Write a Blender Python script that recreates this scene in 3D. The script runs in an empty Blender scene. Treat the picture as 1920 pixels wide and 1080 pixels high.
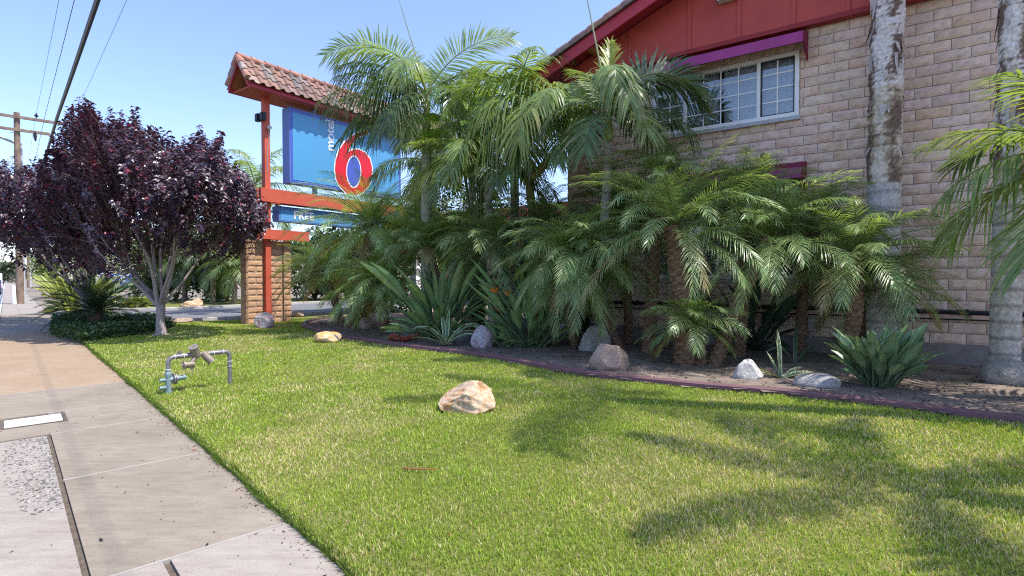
import bpy, math, random
import numpy as np
from mathutils import Vector, Matrix
SC = bpy.context.scene
COL = SC.collection
R = math.radians
# ------------------------------------------------------------------ camera
F = 1010.0; H = 1.25; PITCH = R(-1.19)
cam = bpy.data.cameras.new('camera'); co = bpy.data.objects.new('camera', cam); COL.objects.link(co)
cam.sensor_width = 36; cam.lens = F / 1920 * 36; cam.clip_start = .05; cam.clip_end = 3000
co.location = (0, 0, H); co.rotation_euler = (R(90) + PITCH, 0, 0); SC.camera = co
# ------------------------------------------------------------------ sky and sun
SUN = Vector((.95, -.31, 0)).normalized(); EL = R(63)
SUN = Vector((SUN.x * math.cos(EL), SUN.y * math.cos(EL), math.sin(EL)))
w = bpy.data.worlds.new('World'); SC.world = w; w.use_nodes = True
nt = w.node_tree; bg = nt.nodes['Background']
sky = nt.nodes.new('ShaderNodeTexSky'); sky.sky_type = 'NISHITA'; sky.sun_disc = False
sky.sun_elevation = EL; sky.sun_rotation = math.atan2(SUN.x, SUN.y)
sky.air_density = 1.0; sky.dust_density = .9; sky.ozone_density = 1.6
tn = nt.nodes.new('ShaderNodeMix'); tn.data_type = 'RGBA'; tn.blend_type = 'MULTIPLY'; tn.inputs[0].default_value = 1; tn.inputs[7].default_value = (.84, .84, 1.0, 1)
nt.links.new(sky.outputs[0], tn.inputs[6]); nt.links.new(tn.outputs[2], bg.inputs[0]); bg.inputs[1].default_value = .15
sl = bpy.data.lights.new('sun', 'SUN'); sl.energy = 2.9; sl.angle = R(.53); sl.color = (1, .955, .88)
so = bpy.data.objects.new('sun', sl); COL.objects.link(so); so.rotation_euler = (-SUN).to_track_quat('-Z', 'Y').to_euler()
SC.view_settings.view_transform = 'Standard'; SC.view_settings.look = 'None'
SC.view_settings.exposure = 1.2; SC.view_settings.gamma = 1
SC.cycles.use_denoising = False; SC.cycles.filter_width = 1.15; SC.cycles.diffuse_bounces = 6; SC.cycles.sample_clamp_indirect = 4; SC.cycles.max_bounces = 10; SC.cycles.transparent_max_bounces = 16

# ------------------------------------------------------------------ survey helpers (photo pixel -> place)
def ray(px, py):
    x = (px - 960) / F; z = -(py - 540) / F
    return np.array((x, math.cos(PITCH) - z * math.sin(PITCH), math.sin(PITCH) + z * math.cos(PITCH)))
def G(px, py, z=0):
    r = ray(px, py); t = (z - H) / r[2]; return np.array((r[0] * t, r[1] * t, z))
def D(px, py, Y):
    r = ray(px, py); t = Y / r[1]; return np.array((r[0] * t, Y, H + r[2] * t))
TH = R(-35.6); AX = np.array((math.cos(TH), math.sin(TH), 0)); BX = np.array((-AX[1], AX[0], 0))
W0 = G(1811, 688); O0 = G(463, 610)
def LP(px, py, yl, o=W0):        # plane of constant local y
    r = ray(px, py); t = (yl + o @ BX) / (r @ BX); p = r * t - np.array((o[0], o[1], 0))
    return p @ AX, H + r[2] * t
def SP(px, py, xl, o=O0):        # plane of constant local x
    r = ray(px, py); t = (xl + o @ AX) / (r @ AX); p = r * t - np.array((o[0], o[1], 0))
    return p @ BX, H + r[2] * t
SD = np.array((-.684, .729, 0)); SN = np.array((-.729, -.684, 0)); S0 = G(155, 645)
def ST(s, off, z=0): p = S0 - SD * s + SN * off; return np.array((p[0], p[1], z))

# ------------------------------------------------------------------ mesh builder
class MB:
    def __init__(s): s.v = []; s.f = []; s.c = []; s.n = 0; s.mi = []
    def add(s, V, Fc, C=(1, 1, 1), m=0):
        V = np.asarray(V, float).reshape(-1, 3); C = np.asarray(C, float)
        if C.ndim == 1: C = np.tile(C[:3], (len(V), 1))
        s.v.append(V); s.c.append(C)
        if isinstance(Fc, np.ndarray): s.f.append(Fc + s.n); s.mi.append(np.full(len(Fc), m))
        else:
            for k in (3, 4):
                q = [f for f in Fc if len(f) == k]
                if q: s.f.append(np.array(q) + s.n); s.mi.append(np.full(len(q), m))
            for f in Fc:
                if len(f) > 4: s.f.append(np.array([f]) + s.n); s.mi.append(np.full(1, m))
        s.n += len(V)
    def box(s, a, b, C=(1, 1, 1), m=0, rot=None, org=(0, 0, 0)):
        x0, y0, z0 = a; x1, y1, z1 = b
        V = np.array([(x0,y0,z0),(x1,y0,z0),(x1,y1,z0),(x0,y1,z0),(x0,y0,z1),(x1,y0,z1),(x1,y1,z1),(x0,y1,z1)], float)
        if rot is not None: V = V @ np.array(rot).T + np.array(org)
        s.add(V, [(0,3,2,1),(4,5,6,7),(0,1,5,4),(1,2,6,5),(2,3,7,6),(3,0,4,7)], C, m)
    def prism(s, P, q, C=(1, 1, 1), m=0):      # polygon P (n,3) extruded by vector q
        P = np.asarray(P, float); n = len(P); V = np.vstack([P, P + np.asarray(q, float)])
        s.add(V, [tuple(range(n - 1, -1, -1)), tuple(range(n, 2 * n))] + [(i, (i + 1) % n, n + (i + 1) % n, n + i) for i in range(n)], C, m)
    def tube(s, P, r, seg=8, C=(1, 1, 1), cap=True, m=0, rf=None):
        P = np.asarray(P, float); n = len(P); r = np.broadcast_to(np.asarray(r, float), (n,))
        T = np.gradient(P, axis=0); T /= np.linalg.norm(T, axis=1)[:, None] + 1e-9
        up = np.array((0, 0, 1.)) if abs(T[0][2]) < .9 else np.array((1., 0, 0))
        V = np.zeros((n, seg, 3)); u = np.cross(T[0], up); u /= np.linalg.norm(u)
        a = np.arange(seg) / seg * 2 * math.pi
        for i in range(n):
            u = u - (u @ T[i]) * T[i]; u /= np.linalg.norm(u) + 1e-9; v = np.cross(T[i], u)
            rr = r[i] if rf is None else r[i] * rf(i, a)
            V[i] = P[i] + (np.cos(a) * rr)[:, None] * u + (np.sin(a) * rr)[:, None] * v
        i, j = np.meshgrid(np.arange(n - 1), np.arange(seg), indexing='ij'); k = (j + 1) % seg
        Q = np.stack([i * seg + j, i * seg + k, (i + 1) * seg + k, (i + 1) * seg + j], -1).reshape(-1, 4)
        s.add(V.reshape(-1, 3), Q, C if np.ndim(C) < 3 else np.asarray(C).reshape(-1, 3), m)
        if cap:
            for e, rv in ((0, True), (n - 1, False)):
                ring = list(range(seg)); s.add(V[e], [tuple(ring[::-1] if rv else ring)], C if np.ndim(C) == 1 else np.asarray(C).reshape(-1, 3)[e * seg:(e + 1) * seg] if np.ndim(C) == 3 else (1, 1, 1), m)
    def mesh(s, name, smooth=False):
        me = bpy.data.meshes.new(name); V = np.vstack(s.v); me.vertices.add(len(V)); me.vertices.foreach_set('co', V.astype(np.float32).ravel())
        lens = np.concatenate([np.full(len(f), f.shape[1]) for f in s.f]); idx = np.concatenate([f.ravel() for f in s.f])
        me.loops.add(len(idx)); me.loops.foreach_set('vertex_index', idx.astype(np.int32))
        me.polygons.add(len(lens)); st = np.concatenate([[0], np.cumsum(lens)[:-1]])
        me.polygons.foreach_set('loop_start', st.astype(np.int32)); me.polygons.foreach_set('loop_total', lens.astype(np.int32))
        mi = np.concatenate(s.mi); me.polygons.foreach_set('material_index', mi.astype(np.int32))
        me.polygons.foreach_set('use_smooth', np.full(len(lens), bool(smooth)))
        ca = me.color_attributes.new('Col', 'FLOAT_COLOR', 'POINT'); C = np.vstack(s.c)
        ca.data.foreach_set('color', np.hstack([C, np.ones((len(C), 1))]).astype(np.float32).ravel())
        me.update(calc_edges=True); return me
def obj(name, mb, mat, parent=None, smooth=False, loc=None):
    me = mb.mesh(name, smooth) if isinstance(mb, MB) else mb
    for m in (mat if isinstance(mat, (list, tuple)) else [mat]): me.materials.append(m)
    o = bpy.data.objects.new(name, me); COL.objects.link(o)
    if parent: o.parent = parent
    if loc is not None: o.location = loc
    return o
def tag(o, label=None, cat=None, group=None, kind=None):
    for k, v in (('label', label), ('category', cat), ('group', group), ('kind', kind)):
        if v: o[k] = v
    return o
def thing(name, label, cat, loc=(0, 0, 0), rz=0, group=None):
    o = bpy.data.objects.new(name, None); COL.objects.link(o); o.location = tuple(loc); o.rotation_euler = (0, 0, rz); o.empty_display_size = .1
    return tag(o, label, cat, group)
def struct(name, mb, mat, smooth=False): return tag(obj(name, mb, mat, smooth=smooth), kind='structure')

# ------------------------------------------------------------------ materials
def nodes(name, rough=.8, spec=.3):
    m = bpy.data.materials.new(name); m.use_nodes = True; n = m.node_tree; b = n.nodes['Principled BSDF']
    b.inputs['Roughness'].default_value = rough; b.inputs['Specular IOR Level'].default_value = spec
    return m, n, b
def noise(n, scale, detail=5, rough=.6, coord='Object', dist=0, vec=None):
    t = n.nodes.new('ShaderNodeTexNoise'); t.inputs['Scale'].default_value = scale; t.inputs['Detail'].default_value = detail
    t.inputs['Roughness'].default_value = rough; t.inputs['Distortion'].default_value = dist
    if vec is None:
        c = n.nodes.new('ShaderNodeTexCoord'); vec = c.outputs[coord]
    n.links.new(vec, t.inputs['Vector']); return t
def scaled(n, v, coord='Object'):
    c = n.nodes.new('ShaderNodeTexCoord'); mp = n.nodes.new('ShaderNodeMapping'); mp.inputs['Scale'].default_value = v
    n.links.new(c.outputs[coord], mp.inputs[0]); return mp.outputs[0]
def ramp(n, src, stops):
    r = n.nodes.new('ShaderNodeValToRGB'); e = r.color_ramp.elements
    while len(e) < len(stops): e.new(.5)
    for x, (p, c) in zip(e, stops): x.position = p; x.color = (*c, 1)
    n.links.new(src, r.inputs[0]); return r.outputs[0]
def mix(n, f, a, b, mode='MIX'):
    x = n.nodes.new('ShaderNodeMix'); x.data_type = 'RGBA'; x.blend_type = mode
    for v, i in ((f, 0), (a, 6), (b, 7)):
        if isinstance(v, (int, float)): x.inputs[i].default_value = v
        elif isinstance(v, tuple): x.inputs[i].default_value = (*v, 1)
        else: n.links.new(v, x.inputs[i])
    return x.outputs[2]
def bump(n, b, src, strength=.4, dist=.01):
    k = n.nodes.new('ShaderNodeBump'); k.inputs['Strength'].default_value = strength; k.inputs['Distance'].default_value = dist
    n.links.new(src, k.inputs['Height']); n.links.new(k.outputs[0], b.inputs['Normal']); return k
def flat(name, c, rough=.6, var=.12, scale=6, bmp=.15, spec=.3, metal=0):
    m, n, b = nodes(name, rough, spec); t = noise(n, scale)
    lo = tuple(x * (1 - var) for x in c); hi = tuple(min(1, x * (1 + var)) for x in c)
    n.links.new(ramp(n, t.outputs[0], [(.3, lo), (.7, hi)]), b.inputs['Base Color']); b.inputs['Metallic'].default_value = metal
    if bmp: bump(n, b, noise(n, scale * 12).outputs[0], bmp, .003)
    return m
def colmat(name, rough=.6, spec=.3, trans=0, var=(.75, 1.2), scale=8, bmp=0, bscale=60, tcol=(1.3, 1.25, .6)):
    m, n, b = nodes(name, rough, spec); a = n.nodes.new('ShaderNodeAttribute'); a.attribute_name = 'Col'
    t = noise(n, scale); v = ramp(n, t.outputs[0], [(.3, (var[0],) * 3), (.7, (var[1],) * 3)])
    c = mix(n, 1., a.outputs[0], v, 'MULTIPLY'); n.links.new(c, b.inputs['Base Color'])
    if bmp: bump(n, b, noise(n, bscale).outputs[0], bmp, .01)
    if trans:
        tr = n.nodes.new('ShaderNodeBsdfTranslucent'); n.links.new(mix(n, 1., c, tcol, 'MULTIPLY'), tr.inputs[0])
        ms = n.nodes.new('ShaderNodeMixShader'); ms.inputs[0].default_value = trans
        n.links.new(b.outputs[0], ms.inputs[1]); n.links.new(tr.outputs[0], ms.inputs[2]); n.links.new(ms.outputs[0], n.nodes['Material Output'].inputs[0])
    return m
M_leaf = colmat('palm_leaf', .36, .6, .42, tcol=(1.6, 1.5, .6))
M_gloss = colmat('broad_leaf', .38, .45, .18, tcol=(1.5, 1.4, .6))
M_plum = colmat('plum_leaf', .34, 1.0, .15, tcol=(1.8, .7, .9))
M_grass = colmat('grass_blade', .6, .25, .35, var=(.85, 1.15), scale=2, tcol=(1.5, 1.4, .6))
M_bark = colmat('bark', .9, .15, 0, (.7, 1.2), 25, .7, 40)
M_wood = flat('pole_wood', (.23, .165, .12), .9, .35, 5, .6)
M_block = colmat('slump_block', .92, .15, 0, (.85, 1.12), 9, .3, 45)
M_tile = colmat('clay_tile', .8, .2, 0, (.7, 1.25), 9, .3, 50)
M_rock = None
M_mortar = flat('mortar', (.30, .25, .225), .95, .2, 6, .5)
M_foot = flat('footing_plaster', (.24, .21, .19), .95, .35, 3, .6)
M_red = flat('red_paint', (.47, .075, .055), .6, .1, 2, .1)
M_redd = flat('dark_red_paint', (.42, .04, .06), .55, .12, 2, .1)
M_post = flat('orange_red_paint', (.55, .105, .06), .6, .1, 2, .15)
M_ply = flat('soffit_plywood', (.46, .20, .07), .75, .2, 3, .2)
M_purple = flat('purple_awning', (.36, .05, .20), .6, .1, 5, .15)
M_maroon = flat('maroon_awning', (.22, .015, .05), .7, .1, 5, .1)
M_white = flat('white_frame', (.85, .84, .80), .5, .05, 5, .05)
M_black = flat('black_metal', (.02, .02, .022), .45, .2, 9, .1)
M_grey = flat('grey_metal', (.45, .45, .44), .5, .1, 9, .1)
M_soil = flat('bed_soil', (.20, .155, .125), .98, .35, 5, 1.0)
M_curt = flat('curtain', (.52, .56, .56), .9, .1, 3, .0)
M_dark = flat('dark_room', (.05, .05, .055), .9, .1, 3, 0)

def mk_glass():
    m, n, b = nodes('window_glass', .03, .5); n.nodes.remove(b)
    fr = n.nodes.new('ShaderNodeFresnel'); fr.inputs[0].default_value = 1.7
    ad = n.nodes.new('ShaderNodeMath'); ad.operation = 'ADD'; ad.inputs[1].default_value = .05; n.links.new(fr.outputs[0], ad.inputs[0])
    g = n.nodes.new('ShaderNodeBsdfGlossy'); g.inputs['Roughness'].default_value = .02; t = n.nodes.new('ShaderNodeBsdfTransparent'); t.inputs[0].default_value = (.92, .95, .95, 1)
    s = n.nodes.new('ShaderNodeMixShader'); n.links.new(ad.outputs[0], s.inputs[0]); n.links.new(t.outputs[0], s.inputs[1]); n.links.new(g.outputs[0], s.inputs[2])
    n.links.new(s.outputs[0], n.nodes['Material Output'].inputs[0]); return m
M_glass = mk_glass()
def mk_conc(name, c, c2, speck=.5):
    m, n, b = nodes(name, .9, .2); t = noise(n, 1.3, 6, .65); a = ramp(n, t.outputs[0], [(.3, c), (.7, c2)])
    t2 = noise(n, 90, 3, .7); s = ramp(n, t2.outputs[0], [(.30, (1 - speck,) * 3), (.42, (1, 1, 1)), (.62, (1, 1, 1)), (.75, (1 + .25 * speck,) * 3)])
    t3 = noise(n, 5, 6, .7, vec=scaled(n, (1, 4, 1))); s3 = ramp(n, t3.outputs[0], [(.35, (.86, .85, .84)), (.6, (1.05, 1.05, 1.05))])
    n.links.new(mix(n, 1., mix(n, 1., a, s, 'MULTIPLY'), s3, 'MULTIPLY'), b.inputs['Base Color']); bump(n, b, t2.outputs[0], .3, .003); return m
M_conc = mk_conc('concrete_grey', (.215, .18, .135), (.30, .255, .20), .45)
M_tan = mk_conc('concrete_tan', (.30, .215, .135), (.35, .265, .185), .35)
M_conc2 = mk_conc('concrete_worn', (.28, .24, .20), (.35, .31, .265), .5)
M_joint = flat('joint_light', (.33, .30, .26), .9, .1, 8, .1)
M_crack = flat('joint_dirt', (.12, .095, .07), .98, .4, 20, .8)
M_asph = mk_conc('asphalt', (.14, .14, .145), (.20, .20, .205), .4)
M_curb = mk_conc('curb_concrete', (.42, .40, .37), (.50, .48, .45), .2)
M_dirt = mk_conc('ground_dirt', (.20, .17, .13), (.26, .22, .18), .4)
def mk_lawn():
    m, n, b = nodes('lawn_turf', .95, .1); t = noise(n, .9, 4, .6); t2 = noise(n, 45, 4, .8)
    a = ramp(n, t.outputs[0], [(.35, (.13, .17, .035)), (.62, (.25, .23, .09))])
    s = ramp(n, t2.outputs[0], [(.35, (.45, .5, .4)), (.65, (1.2, 1.15, 1.1))])
    n.links.new(mix(n, 1., a, s, 'MULTIPLY'), b.inputs['Base Color']); bump(n, b, t2.outputs[0], .8, .02); return m
M_lawn = mk_lawn()
def mk_rock(name, cols, scale=4, speck=None, dist=1.2):
    m, n, b = nodes(name, .85, .25); t = noise(n, scale, 8, .65, dist=dist)
    c = ramp(n, t.outputs[0], [(.25 + .5 * i / (len(cols) - 1), x) for i, x in enumerate(cols)])
    t2 = noise(n, 60 if speck else 30, 4, .8)
    v = ramp(n, t2.outputs[0], [(.35, (speck or .75,) * 3), (.6, (1.12,) * 3)])
    n.links.new(mix(n, 1., c, v, 'MULTIPLY'), b.inputs['Base Color']); bump(n, b, noise(n, 14, 8, .75).outputs[0], .7, .03); return m

# value noise on numpy arrays
def vn(x, y, sc, seed=0):
    r = np.random.RandomState(seed); g = r.rand(64, 64); x = x / sc; y = y / sc
    xi = np.floor(x).astype(int); yi = np.floor(y).astype(int); fx = x - xi; fy = y - yi; fx = fx * fx * (3 - 2 * fx); fy = fy * fy * (3 - 2 * fy)
    a = g[xi % 64, yi % 64]; b = g[(xi + 1) % 64, yi % 64]; c = g[xi % 64, (yi + 1) % 64]; d = g[(xi + 1) % 64, (yi + 1) % 64]
    return (a * (1 - fx) + b * fx) * (1 - fy) + (c * (1 - fx) + d * fx) * fy
def inpoly(x, y, P):
    ins = np.zeros(len(x), bool); n = len(P)
    for i in range(n):
        x0, y0 = P[i][:2]; x1, y1 = P[(i + 1) % n][:2]
        if y0 == y1: continue
        c = ((y0 > y) != (y1 > y)) & (x < (x1 - x0) * (y - y0) / (y1 - y0) + x0); ins ^= c
    return ins
def sheet(name, P, z, mat, kind='structure'):
    import bmesh
    bm = bmesh.new(); vs = [bm.verts.new((p[0], p[1], z)) for p in P]; f = bm.faces.new(vs); bm.normal_update()
    if f.normal.z < 0: f.normal_flip()
    bmesh.ops.triangulate(bm, faces=[f]); me = bpy.data.meshes.new(name); bm.to_mesh(me); bm.free()
    me.materials.append(mat); o = bpy.data.objects.new(name, me); COL.objects.link(o); o['kind'] = kind; return o
def smooth_line(P, n=8):
    P = [np.array(p[:2], float) for p in P]; out = []
    for i in range(len(P) - 1):
        p0 = P[max(i - 1, 0)]; p1 = P[i]; p2 = P[i + 1]; p3 = P[min(i + 2, len(P) - 1)]
        for k in range(n):
            t = k / n; out.append(.5 * ((2 * p1) + (-p0 + p2) * t + (2 * p0 - 5 * p1 + 4 * p2 - p3) * t * t + (-p0 + 3 * p1 - 3 * p2 + p3) * t ** 3))
    out.append(P[-1]); return out

# ------------------------------------------------------------------ ground
sheet('ground', [(-600, -300), (600, -300), (600, 900), (-600, 900)], -.22, M_dirt)
# street runs along SD, left of the pavement
def strip(off0, off1, s0, s1): return [ST(s0, off0), ST(s1, off0), ST(s1, off1), ST(s0, off1)]
sheet('street', strip(1.32, 12, 40, -500), -.12, M_asph)
mb = MB(); mb.prism([ST(40, 1.18, -.2), ST(40, 1.32, -.2), ST(-300, 1.32, -.2), ST(-300, 1.18, -.2)], (0, 0, .2), (1, 1, 1)); struct('street_kerb', mb, M_curb)
sheet('street_far_verge', strip(12.2, 300, 40, -500), -.1, M_dirt)
# land behind the plots
sheet('back_ground', [ST(14, -.04), ST(-300, -.04), ST(-300, -300), ST(60, -300), ST(60, -.04)], -.012, M_dirt)
# pavement slabs
J = .006
slabs = [('pavement_slab', -250, -11.5, -.02, 1.17, M_conc2), ('pavement_slab', -11.5, -7.0, -.02, 1.17, M_conc), ('pavement_slab', -7, -3.2, -.02, 1.17, M_conc2), ('pavement_slab', -3.2, .6, -.02, 1.17, M_tan), ('pavement_slab', .6, 4.95, -.02, 1.17, M_tan), ('pavement_slab', 4.95, 6.27, -.02, 1.17, M_conc),
         ('pavement_slab', 6.27, 6.72, -.02, .655, M_conc), ('pavement_slab', 6.72, 7.15, -.02, 1.17, M_conc), ('pavement_slab', 7.15, 8.48, -.02, .782, M_conc),
         ('pavement_slab', 8.48, 10.0, -.02, .782, M_conc), ('pavement_slab', 10.0, 14, -.02, .51, M_conc2), ('pavement_slab', 10.0, 14,   .53, .782, M_conc2), ('pavement_slab', 7.18, 14, .798, 1.17, M_conc2), ('pavement_slab', 14, 40, -.02, 1.17, M_conc2)]
mbs = {}
for nm, s0, s1, o0, o1, m in slabs:
    q = mbs.setdefault(m.name, (MB(), m))[0]
    q.prism([ST(s1 - J, o1 - J, -.1), ST(s1 - J, o0 + J, -.1), ST(s0 + J, o0 + J, -.1), ST(s0 + J, o1 - J, -.1)], (0, 0, .1))
for k, (q, m) in mbs.items(): struct('pavement', q, m)
q = MB(); q.prism([ST(40, 1.17, -.12), ST(40, -.08, -.12), ST(-250, -.08, -.12), ST(-250, 1.17, -.12)], (0, 0, .105)); struct('pavement_bedding', q, M_crack)
q = MB()
for s, o in ((4.95, 1.16), (6.27, .76), (6.72, .64), (7.15, .78), (8.48, .78), (10.0, .78)):
    q.prism([ST(s + .009, o, -.02), ST(s + .009, 0, -.02), ST(s - .009, 0, -.02), ST(s - .009, o, -.02)], (0, 0, .0225))
struct('pavement_joints', q, M_joint)
# pebble strip set in the outer slab
rn = np.random.RandomState(4); q = MB()
for i in range(1300):
    s = rn.uniform(7.2, 9.0); o = .81 + abs(rn.rand() ** 1.3) * .25 * (1 - .5 * max(0, s - 8.2)); r = rn.uniform(.004, .009)
    if rn.rand() > 1 - max(0, (o - .95)) * 4: continue
    p = ST(s, o, .001); a = rn.rand() * 3.14; c = rn.choice([.10, .2, .30, .38]) * np.array((1, .93, .86))
    e = np.array((math.cos(a), math.sin(a), 0)) * r * 1.4; g = np.array((-math.sin(a), math.cos(a), 0)) * r
    q.add([p + e, p + g, p - e, p - g, p + (0, 0, r * .55)], [(0, 1, 4), (1, 2, 4), (2, 3, 4), (3, 0, 4)], c)
tag(obj('pebbles', q, colmat('pebble', .8, .3)), kind='stuff')
# utility cover
t = thing('utility_cover', 'rectangular pale concrete utility box cover set in the grey pavement', 'utility cover', ST(6.54, .86))
q = MB(); lo = np.array(t.location); q.prism([ST(6.69, 1.05, -.02) - lo, ST(6.69, .675, -.02) - lo, ST(6.385, .675, -.02) - lo, ST(6.385, 1.05, -.02) - lo], (0, 0, .026)); obj('lid', q, flat('lid_concrete', (.66, .65, .62), .85, .1, 8, .2), t)
q = MB(); q.prism([ST(6.735, .672, -.03) - lo, ST(6.735, .645, -.03) - lo, ST(6.34, .645, -.03) - lo, ST(6.34, .672, -.03) - lo], (0, 0, .038)); q.prism([ST(6.71, 1.06, -.03) - lo, ST(6.71, .64, -.03) - lo, ST(6.695, .64, -.03) - lo, ST(6.695, 1.06, -.03) - lo], (0, 0, .033)); obj('rim', q, M_crack, t)
q = MB(); h_ = ST(6.54, .855, .006) - lo; q.box(h_ - (.006, .02, 0), h_ + (.006, .02, .002)); obj('lifting_slot', q, M_crack, t)

# driveway, lawn, bed
near_e = smooth_line([ST(-8.1, -.0)[:2], (-11.4, 14.9), (-9.4, 14.75), (-7.9, 16.3), (-5.8, 19.0), (-3.3, 22.5), (1, 28)])
far_e = smooth_line([ST(-14.2, 0)[:2], (-15, 19.6), (-12.9, 20.3), (-11.3, 22.3), (-9.4, 25), (-5, 31)])
sheet('driveway', list(near_e) + list(far_e)[::-1], .0, M_asph)
def kerb(line, w, z0, z1, mat, name, lab=None, side=1):
    q = MB(); L = [np.array((p[0], p[1], 0)) for p in line]; P = []
    for i, p in enumerate(L):
        d = L[min(i + 1, len(L) - 1)] - L[max(i - 1, 0)]; d /= np.linalg.norm(d); nn = np.array((-d[1], d[0], 0)) * side; P.append((p, p + nn * w))
    V = []
    for a, b in P: V += [a + (0, 0, z0), a + (0, 0, z1 - .012), a * .85 + b * .15 + (0, 0, z1), b * .85 + a * .15 + (0, 0, z1), b + (0, 0, z1 - .012), b + (0, 0, z0)]
    Fc = [(i * 6 + k, i * 6 + k + 1, (i + 1) * 6 + k + 1, (i + 1) * 6 + k) for i in range(len(P) - 1) for k in range(5)]
    q.add(V, Fc); return obj(name, q, mat)
kerb(near_e[2:-8], .15, -.1, .10, M_curb, 'driveway_kerb', side=-1)['kind'] = 'structure'
kerb(far_e[2:], .15, -.1, .10, M_curb, 'driveway_kerb', side=1)['kind'] = 'structure'
edge_px = [(1920, 801), (1700, 773), (1500, 749), (1300, 731), (1100, 709), (1000, 691), (900, 672), (780, 657), (700, 645), (640, 636), (585, 622), (567, 613), (590, 603)]
edge = [(7.0, 2.9), (5.4, 3.75)] + [G(a, b)[:2] for a, b in edge_px] + [(-4.2, 16.6)]
edgeL = smooth_line(edge, 6)
lawnP = [ST(.3, -.014)[:2], ST(14, -.014)[:2], (9, -4), (12, 0)] + [(8.5, 2.3)] + edgeL + [(-5.9, 17.6), (-7.6, 16.0), (-9.3, 14.5), (-11.3, 14.6), ST(-4.5, -.014)[:2]]
sheet('lawn', lawnP, .018, M_lawn)
q = MB(); ring = [ST(s, -.014) for s in (14, .3, -4.5)]
for a, b in zip(ring[:-1], ring[1:]): q.add([a + (0, 0, -.1), b + (0, 0, -.1), b + (0, 0, .018), a + (0, 0, .018)], [(0, 1, 2, 3)])
struct('lawn_edge', q, M_crack)
# planting bed (undulating soil)
bedP = edgeL + [(-3.0, 20), (1, 22), (14, 12), (14, 1), (8.6, 2.2)]
xs, ys = np.meshgrid(np.arange(-7, 14, .12), np.arange(1, 20, .12)); X = xs.ravel(); Y = ys.ravel(); q = MB()
Z = .012 + .05 * vn(X, Y, .9, 3) + .02 * vn(X, Y, .25, 5) + .012 * np.random.RandomState(1).rand(len(X))
nxg = xs.shape[1]; ii, jj = np.meshgrid(np.arange(xs.shape[0] - 1), np.arange(nxg - 1), indexing='ij'); Q = np.stack([ii * nxg + jj, ii * nxg + jj + 1, (ii + 1) * nxg + jj + 1, (ii + 1) * nxg + jj], -1).reshape(-1, 4)
cx = X[Q].mean(1); cy = Y[Q].mean(1); ok = inpoly(cx, cy, [tuple(p) for p in bedP])
q.add(np.stack([X, Y, Z], 1), Q[ok]); struct('bed_soil', q, M_soil)
sheet('bed_soil_under', bedP, .004, M_soil)
ed = kerb(edgeL, .10, -.05, .085, flat('edging_plastic', (.17, .085, .095), .6, .15, 6, .1), 'bed_edging', side=-1); tag(ed, 'low purple-brown curved edging between the lawn and the palm bed', 'garden edging')
# bark litter / clods in the bed
q = MB(); rn = np.random.RandomState(8); x = rn.uniform(-5, 9, 16000); y = rn.uniform(2.5, 16, 16000); ok = inpoly(x, y, [tuple(p) for p in bedP]); x = x[ok]; y = y[ok]
for a, b in zip(x, y):
    r = rn.uniform(.004, .016); p = np.array((a, b, .03 + .05 * vn(np.array([a]), np.array([b]), .9, 3)[0])); c = rn.choice([.06, .10, .2, .34], p=[.35, .4, .17, .08]) * np.array((1, .8, .64))
    t_ = rn.rand() * 3.14; e = np.array((math.cos(t_), math.sin(t_), rn.uniform(-.2, .2))) * r * rn.uniform(1, 2.5); g = np.array((-math.sin(t_), math.cos(t_), 0)) * r * .7
    q.add([p + e, p + g, p - e, p - g, p + (0, 0, r)], [(0, 1, 4), (1, 2, 4), (2, 3, 4), (3, 0, 4)], c)
tag(obj('bed_litter', q, colmat('litter', .9, .1)), kind='stuff')

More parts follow.
